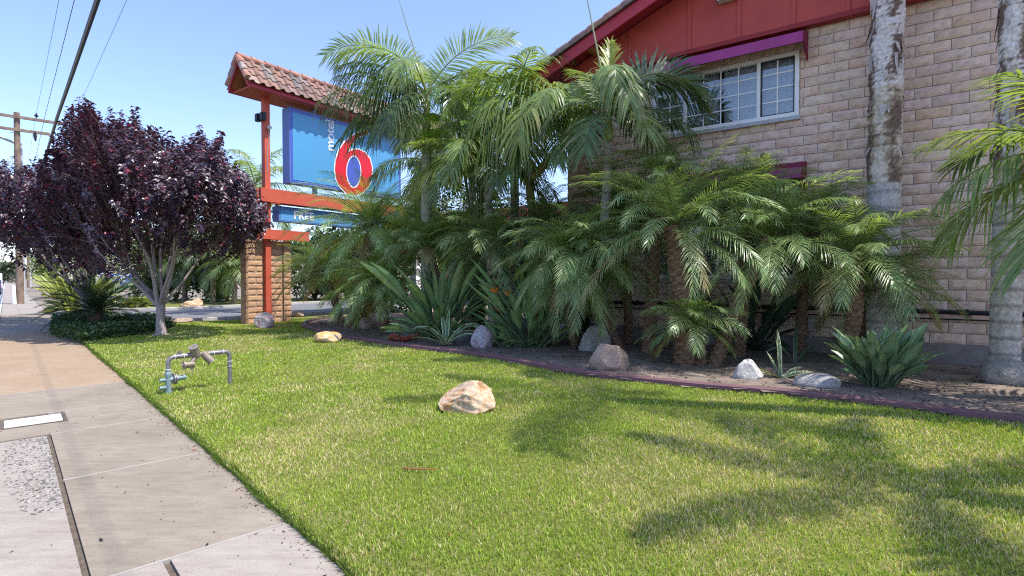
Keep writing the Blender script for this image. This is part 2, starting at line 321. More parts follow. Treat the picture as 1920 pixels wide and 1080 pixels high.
# ------------------------------------------------------------------ grass blades
def grass():
    rn = np.random.RandomState(11); P = [tuple(p) for p in lawnP]; Vs = []; Cs = []
    bands = [(1.5, 3.2, 12500), (3.2, 4.6, 9000), (4.6, 6.5, 5200), (6.5, 9.5, 2800), (9.5, 17, 1200)]
    for d0, d1, dens in bands:
        n = int(dens * 2.0 * (d1 ** 2 - d0 ** 2) * .5); a = rn.uniform(-1.0, 1.0, n); r = np.sqrt(rn.uniform(d0 ** 2, d1 ** 2, n))
        x = r * np.sin(a); y = r * np.cos(a); ok = inpoly(x, y, P); x = x[ok]; y = y[ok]; r = r[ok]; n = len(x)
        pn = vn(x, y, .75, 21) * .5 + vn(x, y, .28, 22) * .3 + vn(x, y, .09, 23) * .2; big = vn(x + 30, y, 2.2, 29)
        h = rn.uniform(.014, .033, n) * (.75 + .5 * vn(x, y, .3, 25)); wd = rn.uniform(.0014, .0026, n) * np.maximum(1, r / 3.2)
        az = rn.uniform(0, 2 * np.pi, n); ln = rn.uniform(.1, .9, n) * h; la = rn.uniform(0, 2 * np.pi, n)
        b = np.stack([x, y, np.full(n, .016)], 1); e = np.stack([np.cos(az), np.sin(az), np.zeros(n)], 1) * wd[:, None]
        l = np.stack([np.cos(la) * ln, np.sin(la) * ln, h], 1); m_ = b + l * .5; m_[:, 2] += h * .12; t_ = b + l
        V = np.stack([b - e, b + e, m_ + e * .8, m_ - e * .8, t_], 1); Vs.append(V)
        dry = rn.rand(n) < np.clip((pn - .50) * 2.2 + (big - .5) * .18 + .14, .10, .5)
        g1 = np.array((.16, .26, .03)); g2 = np.array((.40, .50, .08)); u = rn.rand(n)[:, None]
        C = np.where(dry[:, None], np.array((.66, .57, .32)) * (.7 + .6 * u), (g1 * (1 - u) + g2 * u) * (1.15 - .4 * (pn > .6)[:, None] * 0))
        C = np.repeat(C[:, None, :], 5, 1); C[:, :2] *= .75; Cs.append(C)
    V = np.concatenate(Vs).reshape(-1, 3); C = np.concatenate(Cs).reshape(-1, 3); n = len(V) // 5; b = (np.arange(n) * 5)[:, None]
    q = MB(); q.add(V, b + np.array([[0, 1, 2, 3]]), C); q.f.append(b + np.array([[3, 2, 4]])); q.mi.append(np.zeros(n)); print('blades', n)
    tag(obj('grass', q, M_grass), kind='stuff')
grass()
# longer tufts along the pavement edge
q = MB(); rn = np.random.RandomState(5)
for i in range(14000):
    s = rn.uniform(-3, 11.5); p = ST(s, -.03 + rn.uniform(-.03, .014) + .025 * vn(np.array([s]), np.array([0.]), .22, 3)[0], rn.uniform(-.01, .015)); h = rn.uniform(.02, .05); d = rn.uniform(0, 2 * math.pi); e = np.array((math.cos(d), math.sin(d), 0)) * .003
    tip = p + SN * rn.uniform(0, .035) + SD * rn.uniform(-.02, .02) + (0, 0, h); q.add([p - e, p + e, tip], [(0, 1, 2)], np.array((.09, .15, .025)) * rn.uniform(.6, 1.5))
tag(obj('edge_grass', q, M_grass), kind='stuff')

# ------------------------------------------------------------------ slump-block faces
def blocks(q, org, ux, nz, x0, x1, z0, z1, holes=(), seed=0, bl=.4064, bh=.1524, depth=.017, base=(.74, .55, .425), stain=.38):
    rn = np.random.RandomState(seed); org = np.array(org, float); ux = np.array(ux, float); nz = np.array(nz, float); g = .011
    nu, nv = 9, 5; k0 = int(math.floor(z0 / bh)); k1 = int(math.ceil(z1 / bh))
    for k in range(k0, k1):
        za = max(z0, k * bh + g / 2); zb = min(z1, (k + 1) * bh - g / 2)
        if zb - za < .02: continue
        off = (.5 if k % 2 else 0) * bl + rn.uniform(-.012, .012); i0 = int(math.floor((x0 - off) / bl)) - 1
        for i in range(i0, int((x1 - off) / bl) + 2):
            segs = [(max(x0, i * bl + off + g / 2), min(x1, (i + 1) * bl + off - g / 2))]
            for hx0, hx1, hz0, hz1 in holes:
                if zb > hz0 and za < hz1:
                    ns = []
                    for a, b in segs:
                        if b <= hx0 or a >= hx1: ns.append((a, b)); continue
                        if a < hx0: ns.append((a, hx0 - .004))
                        if b > hx1: ns.append((hx1 + .004, b))
                    segs = ns
            for a, b in segs:
                if b - a < .02: continue
                u = np.linspace(0, 1, nu); v = np.linspace(0, 1, nv); U, Vv = np.meshgrid(u, v); sag = .004
                wv = rn.uniform(-1, 1, 3); xx = a + (b - a) * U + (rn.rand(nv, nu) - .5) * .004 * ((U > 0) & (U < 1)); zz = za + (zb - za) * Vv + (rn.rand(nv, nu) - .5) * .007
                pr = (1 - np.abs(2 * U - 1) ** 8) * (1 - np.abs(2 * Vv - 1.0) ** 4 * .9); bul = depth * (.35 + .65 * pr) * (1 + .25 * rn.rand()) + (rn.rand(nv, nu) - .5) * .006 + .004 * np.sin(6 * U + wv[0] * 3)
                bul -= .010 * Vv; bul[(U == 0) | (U == 1) | (Vv == 0) | (Vv == 1)] *= .25
                P = org + xx[..., None] * ux + np.array((0, 0, 1.)) * zz[..., None] + bul[..., None] * nz
                c = np.array(base) * rn.uniform(.93, 1.07) * np.array((1, 1 + rn.uniform(-.03, .03), 1 + rn.uniform(-.04, .04)))
                st = np.clip(np.sin(U * 5 * wv[1] + wv[2] * 9) * .7 + rn.uniform(-.9, .6) + rn.rand(nv, nu) * .3, 0, 1)[..., None] * stain
                C = c * (1 - st) + np.array(base) * np.array((.92, .70, .48)) * st; C = C * (1 - .22 * (rn.rand(nv, nu)[..., None] > .9))
                ii, jj = np.meshgrid(np.arange(nv - 1), np.arange(nu - 1), indexing='ij')
                q.add(P.reshape(-1, 3), np.stack([ii * nu + jj, ii * nu + jj + 1, (ii + 1) * nu + jj + 1, (ii + 1) * nu + jj], -1).reshape(-1, 4), C.reshape(-1, 3))
                ring = [0, nu - 1, nu * nv - 1, nu * (nv - 1)]; B4 = P.reshape(-1, 3)[ring]; q.add(np.vstack([B4, B4 - nz * .03]), [(0, 4, 5, 1), (1, 5, 6, 2), (2, 6, 7, 3), (3, 7, 4, 0)], c * .8)
def tiles(q, org, Rv, Dv, Nv, nr, nd, tw=.27, tl=.36, seed=0):
    rn = np.random.RandomState(seed); org = np.array(org, float); Rv, Dv, Nv = map(lambda a: np.array(a, float), (Rv, Dv, Nv))
    u = np.array([0, .06, .14, .25, .36, .47, .55, .62, .8, 1]); hp = np.array([.01, .035, .058, .068, .058, .035, .012, .004, .0, .01])
    for i in range(nr):
        for j in range(nd):
            c = np.array([(.27, .165, .125), (.22, .145, .12), (.22, .19, .17), (.31, .225, .18), (.165, .14, .13)][rn.choice(5, p=[.36, .25, .15, .14, .1])]) * rn.uniform(.85, 1.15)
            V = []
            for dd, lift in ((j * tl - .06, .0), ((j + .95) * tl, .03), ((j + .95) * tl, .008)):
                for a, h in zip(u, hp): V.append(org + Rv * ((i + a) * tw) + Dv * dd + Nv * (h + lift))
            n = len(u); q.add(V, [(a * n + k, a * n + k + 1, (a + 1) * n + k + 1, (a + 1) * n + k) for a in range(2) for k in range(n - 1)], np.vstack([np.tile(c, (2 * n, 1)), np.tile(c * .7, (n, 1))]))
def text_mesh(txt, size, ext=.004, offset=0.0, spacing=1.0, shear=0.0):
    cu = bpy.data.curves.new('txt', 'FONT'); cu.body = txt; cu.size = size; cu.extrude = ext; cu.offset = offset; cu.space_character = spacing; cu.shear = shear
    cu.align_x = 'CENTER'; cu.align_y = 'CENTER'; o = bpy.data.objects.new('txt', cu); COL.objects.link(o); dg = bpy.context.evaluated_depsgraph_get(); me = bpy.data.meshes.new_from_object(o.evaluated_get(dg)); bpy.data.objects.remove(o); return me
def poly_mesh(loops, ext=.004, offset=0.0):
    cu = bpy.data.curves.new('shape', 'CURVE'); cu.dimensions = '2D'; cu.fill_mode = 'BOTH'; cu.extrude = ext; cu.offset = offset
    for L in loops:
        s = cu.splines.new('POLY'); s.points.add(len(L) - 1); s.use_cyclic_u = True
        for p, v in zip(s.points, L): p.co = (v[0], v[1], 0, 1)
    o = bpy.data.objects.new('shape', cu); COL.objects.link(o); dg = bpy.context.evaluated_depsgraph_get(); me = bpy.data.meshes.new_from_object(o.evaluated_get(dg)); bpy.data.objects.remove(o); return me
def place(me, name, mat, parent, M): me.transform(M); return obj(name, me, mat, parent)

# ------------------------------------------------------------------ motel building
def building():
    b = thing('motel_building', 'two-storey motel with pinkish slump-block wall, red gable siding and tiled roof', 'building', (W0[0], W0[1], 0), TH)
    XL, XR, DEP = -6.35, 8.5, 11.0; ZT = 5.22; win = (-4.52, -2.10, 3.83, 4.86); low = (-4.52, -2.10, 1.22, 2.24); sl_ = .38; xr = .9; zr = 5.42 + sl_ * (xr - XL)
    q = MB(); q.box((XL, .03, 0), (XL + .2, DEP, ZT + .2)); q.box((XR - .2, .03, 0), (XR, DEP, ZT + .2)); q.box((XL + .2, DEP - .2, 0), (XR - .2, DEP, ZT + .2))
    for x0, x1, z0, z1 in ((XL + .2, win[0], 0, ZT), (win[0], win[1], 0, low[2]), (win[0], win[1], low[3], win[2]), (win[0], win[1], win[3], ZT), (win[1], XR - .2, 0, ZT)): q.box((x0, .03, z0), (x1, .19, z1))
    obj('wall_core', q, M_mortar, b)
    q = MB(); blocks(q, (0, .028, 0), (1, 0, 0), (0, -1, 0), XL, XR, .30, ZT, [win, low], 3); blocks(q, (XL, .05, 0), (0, 1, 0), (-1, 0, 0), .0, 3.0, .3, ZT, (), 9)
    obj('block_wall', q, M_block, b)
    q = MB(); q.box((XL - .01, -.035, -.1), (XR, .029, .295)); obj('footing', q, M_foot, b)
    # gable siding
    def zroof(x): return zr - sl_ * abs(x - xr)
    P = [(XL, -.10, ZT), (XR, -.10, ZT), (XR, -.10, zroof(XR) - .05), (xr, -.10, zr - .05), (XL, -.10, zroof(XL) - .05)]
    q = MB(); q.prism(P, (0, .2, 0)); sd = obj('gable_siding', q, M_red, b)
    for px, py in ((1075, 120), (1182, 80), (1293, 90), (1386, 60), (1488, 30), (1590, 10), (1700, 0), (1830, 0)):
        x, z = LP(px, py, -.1); q = MB(); q.box((x - .03, -.122, ZT + .0), (x + .03, -.101, zroof(x) - .12)); obj('batten', q, M_red, sd)
    q = MB(); q.box((XL, -.15, ZT - .05), (XR, -.002, ZT - .002)); q.box((XL, -.125, ZT + .0), (XR, -.1005, ZT + .035)); obj('siding_trim', q, flat('trim_shaded_red', (.30, .03, .03), .6), b)  # trim board; its darker red includes the shadow under the siding edge
    # roof
    OH = .62; ro = MB(); run_l = 8.0; cs = 1 / math.hypot(1, sl_); sn = sl_ * cs
    XE = XL - .62
    def slab(xa, xb, z_off0, z_off1, y0, y1, q, c=(1, 1, 1)): q.prism([(xa, y0, zroof(xa) + z_off0), (xb, y0, zroof(xb) + z_off0), (xb, y0, zroof(xb) + z_off1), (xa, y0, zroof(xa) + z_off1)], (0, y1 - y0, 0), c)
    q = MB(); slab(XE, xr, 0, .05, -OH, DEP + .3, q); slab(xr, XR + .6, 0, .05, -OH, DEP + .3, q); rf = obj('roof', q, M_redd, b)
    q = MB(); n_d = int((xr - XE) / (cs * .36)) + 1; nrr = 40
    tiles(q, (xr, -OH - .05, zr + .06), (0, 1, 0), (-cs, 0, -sn), (-sn, 0, cs), nrr, n_d); tiles(q, (xr, -OH - .05 + nrr * .27, zr + .06), (0, -1, 0), (cs, 0, -sn), (sn, 0, cs), nrr, n_d)
    for side, x_end in ((-1, XE), (1, XR + .5)):  # rake tiles
        k = 0
        rn = np.random.RandomState(7)
        while xr + side * (k * .36) * cs > XE - .1 and k < n_d + 1:
            xa = xr + side * k * .36 * cs; xb = xr + side * (k + 1.05) * .36 * cs; c = np.array([(.28, .19, .18), (.23, .18, .175), (.34, .2, .165)][rn.randint(3)])
            za = zr - abs(xa - xr) * sl_; zb = zr - abs(xb - xr) * sl_
            a = np.linspace(-.6, math.pi + .3, 9); V = []
            for xx, zz, r_ in ((xa, za, .085), (xb, zb, .105)): V += [(xx, -OH - .03 + math.cos(t_) * -r_, zz + .07 + math.sin(t_) * r_ ) for t_ in a]
            q.add(V, [(i, i + 1, 9 + i + 1, 9 + i) for i in range(8)], c); k += 1
    obj('roof_tiles', q, M_tile, rf)
    q = MB(); slab(XE, xr, -.22, -.003, -OH - .04, -OH, q); slab(xr, XR + .6, -.22, -.003, -OH - .04, -OH, q); obj('rake_board', q, M_redd, rf)
    for xx in (-5.62, -3.9, -2.2): q = MB(); q.box((xx - .045, -OH, zroof(xx) - .13), (xx + .045, -.10, zroof(xx) - .02)); obj('outlooker', q, M_ply if xx < -5 else M_redd, rf)
    q = MB(); q.box((XE - .02, -OH, zroof(XE) - .18), (XE, DEP, zroof(XE) + .04)); obj('eave_board', q, M_redd, rf)
    # windows
    def window(x0, x1, z0, z1):
        w_ = MB(); f = .062; d0, d1 = -.03, .07
        w_.box((x0, d0, z0), (x1, d1, z0 + f)); w_.box((x0, d0, z1 - f), (x1, d1, z1)); xm = (x0 + .60, x1 - .60)
        for a, wd in ((x0, f), (x1 - f, f)): w_.box((a, d0, z0 + f), (a + wd, d1, z1 - f))
        for a in xm: w_.box((a - .028, d0 + .01, z0 + f), (a + .028, d1, z1 - f))
        wo = obj('window', w_, M_white, b); s_ = MB(); s_.box((x0 - .03, -.055, z0 - .062), (x1 + .02, .03, z0 - .002)); obj('sill', s_, M_grey, wo)
        for a, bb, cols in ((x0 + f, xm[0] - .028, 2), (xm[0] + .028, xm[1] - .028, 4), (xm[1] + .028, x1 - f, 2)):
            g = MB(); g.box((a, .02, z0 + f), (bb, .024, z1 - f)); obj('glass', g, M_glass, wo); m_ = MB()
            for i in range(1, cols): xx = a + (bb - a) * i / cols; m_.box((xx - .010, .004, z0 + f), (xx + .010, .0115, z1 - f))
            for i in range(1, 4): zz = z0 + f + (z1 - z0 - 2 * f) * i / 4; m_.box((a, .012, zz - .010), (bb, .0175, zz + .010))
            obj('muntins', m_, M_white, wo)
            if cols == 2:
                sf = MB(); t_ = .022; sf.box((a, .0, z0 + f), (bb, .018, z0 + f + t_)); sf.box((a, .0, z1 - f - t_), (bb, .018, z1 - f)); sf.box((a, .0, z0 + f + t_), (a + t_, .018, z1 - f - t_)); sf.box((bb - t_, .0, z0 + f + t_), (bb, .018, z1 - f - t_)); obj('sash', sf, M_black if a > x0 + 1 else M_grey, wo)
        c = MB(); xs_ = np.linspace(x0, x1, 160); cen = (xm[0] + xm[1]) / 2 - .02
        for half in (0, 1):
            X_ = xs_[xs_ < cen - .02] if half == 0 else xs_[xs_ > cen + .03]; yb = .13 + .018 * np.sin(X_ * 55 + half) + .01 * np.sin(X_ * 131)
            V = [(x, y, z0) for x, y in zip(X_, yb)] + [(x, y * 1.0 + .004, z1 - .03) for x, y in zip(X_, yb)]; n = len(X_); c.add(V, [(i, i + 1, n + i + 1, n + i) for i in range(n - 1)])
        obj('curtain', c, M_curt, wo, smooth=True)
        r_ = MB(); r_.box((x0 - .1, .9, z0 - .2), (x1 + .1, .95, z1 + .2)); r_.box((x0 - .1, .2, z0 - .2), (x1 + .1, .95, z0 - .15)); r_.box((x0 - .1, .2, z1 + .15), (x1 + .1, .95, z1 + .2)); obj('room_backing', r_, M_dark, wo)
    window(*win); window(*low)
    # awnings
    for dz, x0 in ((0, -4.34), (-2.06, -4.34)):
        yf = -.42; q = MB(); x1 = -2.0; zt = 4.99 + dz; zb = 4.83 + dz
        q.box((x0, yf - .02, zb), (x1, yf, zt)); aw = obj('awning', q, M_purple, b)
        q = MB(); q.prism([(x1 + .002, yf, zb), (x1 + .002, yf, zt), (x1 + .002, -.0, zt + .16), (x1 + .002, -.0, zt - .32)], (.02, 0, 0)); q.prism([(x0 - .022, yf, zb), (x0 - .022, yf, zt), (x0 - .022, -.0, zt + .16), (x0 - .022, -.0, zt - .32)], (.02, 0, 0))
        q.add([(x0, yf, zt + .001), (x1, yf, zt + .001), (x1, 0, zt + .16), (x0, 0, zt + .16)], [(0, 1, 2, 3)]); obj('awning_side', q, M_maroon, aw)
    # conduit, electrical box, lamp
    q = MB(); q.tube([(-6.2, -.06, .755), (8.4, -.06, .755)], .032, 10); q.tube([(-6.2, -.03, .655), (8.4, -.03, .655)], .011, 6)
    for x in np.arange(-6, 8, 1.2): q.box((x - .015, -.098, .71), (x + .015, .0, .80))
    obj('wall_pipe', q, M_black, b)
    q = MB(); q.box((-1.93, -.11, .40), (-1.79, -.005, .60)); eb = obj('electrical_box', q, M_grey, b); q = MB(); q.tube([(-1.88, -.05, .40), (-1.88, -.05, .33), (-2.02, -.06, .12), (-2.02, -.06, 0)], .013, 8); obj('conduit', q, M_grey, eb)
    q = MB(); q.box((-3.33, -.30, 5.90), (-3.0, -.10, 5.99)); lm = obj('wall_lamp', q, flat('lamp_housing', (.25, .25, .26), .5), b); q = MB(); q.box((-3.31, -.28, 5.885), (-3.02, -.13, 5.899)); obj('diffuser', q, flat('lamp_diffuser', (.55, .6, .62), .4), lm)
    # low louvred opening near the left corner
    q = MB(); x0, z0 = LP(1040, 634, -.04); x1, z1 = LP(1105, 611, -.04)
    q.box((-6.3, -.07, .33), (-5.6, -.02, .37)); q.box((-6.3, -.07, .1), (-5.6, -.02, .13)); q.box((-6.3, -.03, .13), (-5.6, -.03, .33)); v = obj('vent', q, M_white, b)
    q = MB()
    for i in range(7): q.box((-6.22 + i * .1, -.066, .13), (-6.205 + i * .1, -.05, .33))
    obj('vent_bars', q, M_black, v)
building()

# back wing of the motel behind the palms
def wing():
    p = D(960, 519, 24); b = thing('motel_wing', 'rear motel wing with pale wall and red fascia seen between the palms', 'building', (p[0] + 1, p[1], 0), TH)
    q = MB(); q.box((-7.5, 0, 0), (5, 5, 4.0)); obj('wall', q, flat('pale_render', (.50, .44, .38), .9, .1), b)
    q = MB(); q.box((-8, -1.0, 3.8), (5.6, -.7, 4.3)); q.box((-8, -.7, 4.1), (5.6, 5.2, 4.25)); obj('fascia', q, M_post, b)
    for x in (-7.5, -2.5, .6, 3.7): q = MB(); q.box((x, -.95, 0), (x + .18, -.75, 3.8)); obj('post', q, M_post, b)
    for x in (-4.5, -1, 2.2): q = MB(); q.box((x, -.05, 1), (x + 1.4, -.01, 2.1)); wn = obj('window', q, M_white, b); q = MB(); q.box((x + .06, -.06, 1.06), (x + 1.34, -.052, 2.04)); obj('glass', q, M_dark, wn)
wing()

# ------------------------------------------------------------------ pylon sign structure
def six(parent, M, M2, sc_out=.03):
    Z = [(800,245),(740,262),(690,290),(640,330),(600,390),(575,460),(568,530),(578,600),(605,655),(650,700),(705,718),(765,702),(810,655),(835,590),(838,520),(822,455),(790,412),(745,388),(705,386),(668,402),(682,360),(715,318),(760,288),(808,272)]
    pts = [SP(480 + a / 3.857, 180 + b / 3.857, .25) for a, b in Z]; c0 = SP(480 + 705 / 3.857, 180 + 547 / 3.857, .25); ring = []
    for k in range(28):
        a = k / 28 * 2 * math.pi; ring.append(SP(480 + (705 + 54 * math.cos(a)) / 3.857, 180 + (547 + 118 * math.sin(a)) / 3.857, .25))
    return pts, ring
def sign():
    s = thing('roofed_sign_structure', 'tall red timber sign frame with clay tile roof standing on a slump-block pier', 'sign structure', (O0[0], O0[1], 0), TH)
    q = MB(); q.box((-.30, .02, -.1), (-.02, 1.2, 2.2)); core = q
    def pier(a, b, xf, seed, q):
        blocks(q, (xf, 0, 0), (0, 1, 0), (1, 0, 0), a, b, .0, 2.21, (), seed, bl=.53, base=(.50, .31, .19), stain=.25)
    pr = obj('pier_core', core, M_mortar, s); q = MB(); pier(.0, .46, -.02, 5, q); pier(.62, 1.0, -.02, 6, q); pier(1.02, 1.24, .03, 7, q); blocks(q, (0, .02, 0), (1, 0, 0), (0, -1, 0), -.32, -.0, 0, 2.21, (), 8, base=(.50, .31, .19), stain=.25)
    q.box((-.30, 1.02, 0), (.028, 1.2, 2.2), (.45, .28, .18)); obj('block_pier', q, M_block, s)
    q = MB(); q.box((-.3, 6.0, -.1), (0, 7.1, 2.2)); obj('far_pier', q, M_block, s)
    ze_post = LP(466, 149, -.2, O0)[1] - .146
    for y in (.47, 6.45): q = MB(); q.box((-.06, y, 0), (.10, y + .15, ze_post)); obj('post', q, M_post, s)
    # roof geometry from the gable end
    c = -.2; xa, za = LP(447, 108, c, O0); xl, zl = LP(430, 170, c, O0); xe, ze = LP(466, 149, c, O0)
    half = max(xe - xa, xa - xl); xe, xl = xa + half, xa - half; slp = (za - ze) / half; y1 = 7.6; cs = 1 / math.hypot(1, slp); sn = slp * cs
    q = MB()
    for sg in (1, -1): q.prism([(xa, c + .02, za - .05), (xa + sg * half, c + .02, ze - .05), (xa + sg * half, c + .02, ze - .02), (xa, c + .02, za - .02)], (0, y1 - c, 0))
    rf = obj('roof_deck', q, M_ply, s)
    q = MB(); L_ = half / cs + .10; nd = 3; nr = int((y1 - c) / .27)
    tiles(q, (xa, c - .02, za), (0, 1, 0), (cs, 0, -sn), (sn, 0, cs), nr, nd, .27, L_ / nd, 3); tiles(q, (xa, c - .02 + nr * .27, za), (0, -1, 0), (-cs, 0, -sn), (-sn, 0, cs), nr, nd, .27, L_ / nd, 4)
    rn = np.random.RandomState(3); y = c - .05
    while y < y1:
        q.tube([(xa, y, za + .05), (xa, y + .40, za + .035)], [.085, .07], 10, np.array((.36, .18, .13)) * rn.uniform(.75, 1.2)); y += .36
    for sg in (1, -1):
        for k in range(3):
            a0 = xa + sg * half * k / 3; a1 = xa + sg * half * (k + 1.08) / 3; z0_ = za - slp * abs(a0 - xa) + .03; z1_ = za - slp * abs(a1 - xa) + .05
            q.tube([(a0, c - .02, z0_), (a1, c - .02, z1_)], [.075, .09], 10, np.array([(.40, .19, .14), (.33, .27, .24), (.38, .2, .15)][k]))
    obj('roof_tiles', q, M_tile, rf)
    q = MB()
    for sg in (1, -1): q.prism([(xa, c, za - .03), (xa + sg * half, c, ze - .03), (xa + sg * half, c, ze - .15), (xa, c, za - .17)], (0, -.03, 0))
    obj('gable_board', q, M_redd, rf)
    q = MB(); q.box((xe - .04, c + .002, ze - .15), (xe, y1, ze - .03)); q.box((xl, c + .002, ze - .15), (xl + .04, y1, ze - .03)); obj('fascia', q, M_redd, rf)
    q = MB(); q.box((xl + .045, c + .06, ze - .145), (xe - .045, y1 - .1, ze - .12)); q.box((-.05, .64, 5.98), (.05, y1 - .4, ze - .146)); obj('soffit', q, M_post, rf)
    q = MB(); q.prism([(xe - .05, c + .3, ze - .1), (xa, c + .3, za - .2), (xa, c + .3, ze - .1)], (0, .05, 0)); obj('brace', q, M_post, rf)
    for z0_, z1_ in ((3.22, 3.57), (2.24, 2.5)):
        ye = 7.3 if z0_ > 3 else 1.7; q = MB(); q.box((.105, .30, z0_), (.20, ye, z1_)); q.box((-.16, .30, z0_), (-.065, ye, z1_)); obj('cross_beam', q, M_post, s)
    # floodlights on the post
    for dx, ry in ((-.10, -30), (.14, 35)):
        q = MB(); q.box((dx - .07, .36, 5.33), (dx + .07, .46, 5.53)); q.box((dx - .055, .345, 5.35), (dx + .055, .36, 5.51), (1, 1, 1)); obj('floodlight', q, M_black, s)
    q = MB(); q.box((.0, .40, 5.36), (.09, .469, 5.52)); obj('lamp_bracket', q, flat('lamp_lens', (.5, .5, .36), .3), s)
    q = MB(); q.tube([(.16, .56, 5.16), (.20, .56, 5.16)], .06, 12); q.tube([(.11, .57, 5.2), (.12, .58, 4.9), (.11, .54, 4.6), (.11, .54, 4.0)], .008, 5); obj('photocell', q, M_grey, s)
    # main sign cabinet
    bl = flat('cabinet_blue', (.12, .20, .50), .45, .05, 2, 0); m_cy = flat('sign_cyan', (.09, .32, .55), .35, .02, 2, 0, .4); m_bl = flat('sign_blue', (.075, .12, .47), .35, .03, 2, 0, .4); m_rd = flat('sign_red', (.70, .015, .03), .35, .03, 2, 0, .4); m_wh = flat('sign_white', (.85, .85, .85), .35, .02, 2, 0, .4)
    g = thing('motel_sign', 'large blue and cyan illuminated motel cabinet sign with big red numeral six', 'sign', s.location, TH)
    XF = .25; y0 = SP(543, 270, XF)[0]; y1_ = y0 + 4.0; z0_ = SP(543, 342, XF)[1]; z1_ = SP(543, 200, XF)[1]
    q = MB(); q.box((XF - .34, y0, z0_), (XF - .004, y1_, z1_)); obj('cabinet', q, bl, g)
    q = MB(); q.box((XF - .0035, y0 + .03, z0_ + .03), (XF, y1_ - .03, z1_ - .03)); obj('face', q, m_bl, g)
    # face overlays: local plane coordinates (y, z) -> object matrix
    M = Matrix(((0, 0, 1, XF + .004), (1, 0, 0, 0), (0, 1, 0, 0), (0, 0, 0, 1)))
    L = [(y0 + .09, z0_ + .09), (y0 + .09, z1_ - .12), (y1_ - .1, z1_ - .12), (y1_ - .1, z0_ + .09)]
    place(poly_mesh([L], .002), 'cyan_panel', m_cy, g, M)
    pts, ring = six(g, None, None)
    M1 = M.copy(); M1[0][3] = XF + .010; place(poly_mesh([pts, ring], .002, .035), 'numeral_outline', m_wh, g, M1)
    M2 = M.copy(); M2[0][3] = XF + .016; place(poly_mesh([pts, ring], .002, -.005), 'red_numeral', m_rd, g, M2)
    M2 = M.copy(); M2[0][3] = XF + .0125; sh = [(r_[0], r_[1]) for r_ in ring]; cc = np.mean(sh, 0); place(poly_mesh([[tuple(cc + (np.array(p) - cc) * .90) for p in sh]], .001), 'counter', m_bl, g, M2)
    tx = text_mesh('motel', .40, .003, .004, .95); tx.transform(Matrix.Rotation(R(90), 4, 'Z')); a, b_ = SP(619, 254, XF); M3 = Matrix.Translation((XF + .01, a, b_)) @ Matrix(((0, 0, 1, 0), (1, 0, 0, 0), (0, 1, 0, 0), (0, 0, 0, 1))); place(tx, 'lettering', m_wh, g, M3)
    q = MB()
    for y in (1.9, 4.6): q.box((XF - .2, y, 3.56), (XF - .1, y + .1, z0_)); q.box((XF - .2, y, z1_), (XF - .1, y + .1, 5.99))
    obj('bracket', q, bl, g)
    # small reader sign
    g2 = thing('small_blue_sign', 'small blue sign reading FREE hung under the red cross beam', 'sign', s.location, TH)
    q = MB(); q.box((-.25, .87, 2.75), (.06, 4.4, 3.16)); obj('cabinet', q, bl, g2); q = MB(); q.box((.061, .92, 2.78), (.066, 4.35, 3.06)); q.box((.061, .92, 3.085), (.066, 4.35, 3.10)); obj('face', q, flat('reader_blue', (.11, .33, .60), .4, .05, 2, 0), g2)
    a, b_ = SP(564, 404, .07); tx = text_mesh('FREE', .30, .003, .012, 1.05); place(tx, 'lettering', m_wh, g2, Matrix.Translation((.07, a + .10, b_ - .01)) @ Matrix(((0, 0, 1, 0), (1, 0, 0, 0), (0, 1, 0, 0), (0, 0, 0, 1))))
    q = MB(); q.box((-.15, .9, 3.16), (-.1, .95, 3.22)); q.box((-.15, 3.9, 3.16), (-.1, 3.95, 3.22)); q.box((-.1, .62, 2.98), (-.05, .87, 3.02)); obj('hanger', q, bl, g2)
    # small direction sign beyond the driveway
    p = D(217, 524, 21); d = thing('direction_sign', 'small blue direction sign with red six on a short post beyond the driveway', 'sign', (p[0], p[1], 0), R(8))
    zt = p[2]; q = MB(); pts_ = [(math.copysign(.50, cx_) + .05 * cx_ * math.cos(a), math.copysign(.155, cy_) + .05 * cy_ * math.sin(a)) for cx_, cy_, rr in ((1, 1, (0, 90)), (-1, 1, (90, 0)), (-1, -1, (0, 90)), (1, -1, (90, 0))) for a in np.radians(np.linspace(rr[0], rr[1], 4))]
    q.prism([(x, 0, zt + z) for x, z in pts_], (0, .06, 0)); obj('panel', q, flat('dir_blue', (.10, .16, .48), .4, .05, 2, 0), d)
    q = MB(); q.box((-.04, .01, 0), (.04, .05, zt - .2)); obj('post', q, M_grey, d)
    Mx = lambda x, z, y=-.004: Matrix.Translation((x, y, zt + z)) @ Matrix.Rotation(R(90), 4, 'X')
    place(text_mesh('6', .46, .002, .01), 'red_numeral', m_rd, d, Mx(-.30, -.02)); place(text_mesh('6', .46, .001, .028), 'numeral_outline', m_wh, d, Mx(-.30, -.02, -.001)); place(text_mesh('ENTER', .17, .002, .002), 'lettering', m_wh, d, Mx(.18, .10))
    q = MB(); q.prism([(.02, -.004, zt - .09), (.25, -.004, zt - .09), (.25, -.004, zt - .13), (.36, -.004, zt - .06), (.25, -.004, zt + .01), (.25, -.004, zt - .03), (.02, -.004, zt - .03)], (0, .003, 0)); q.box((-.06, -.004, zt - .15), (-.052, -.001, zt + .15)); obj('arrow', q, m_wh, d)
sign()

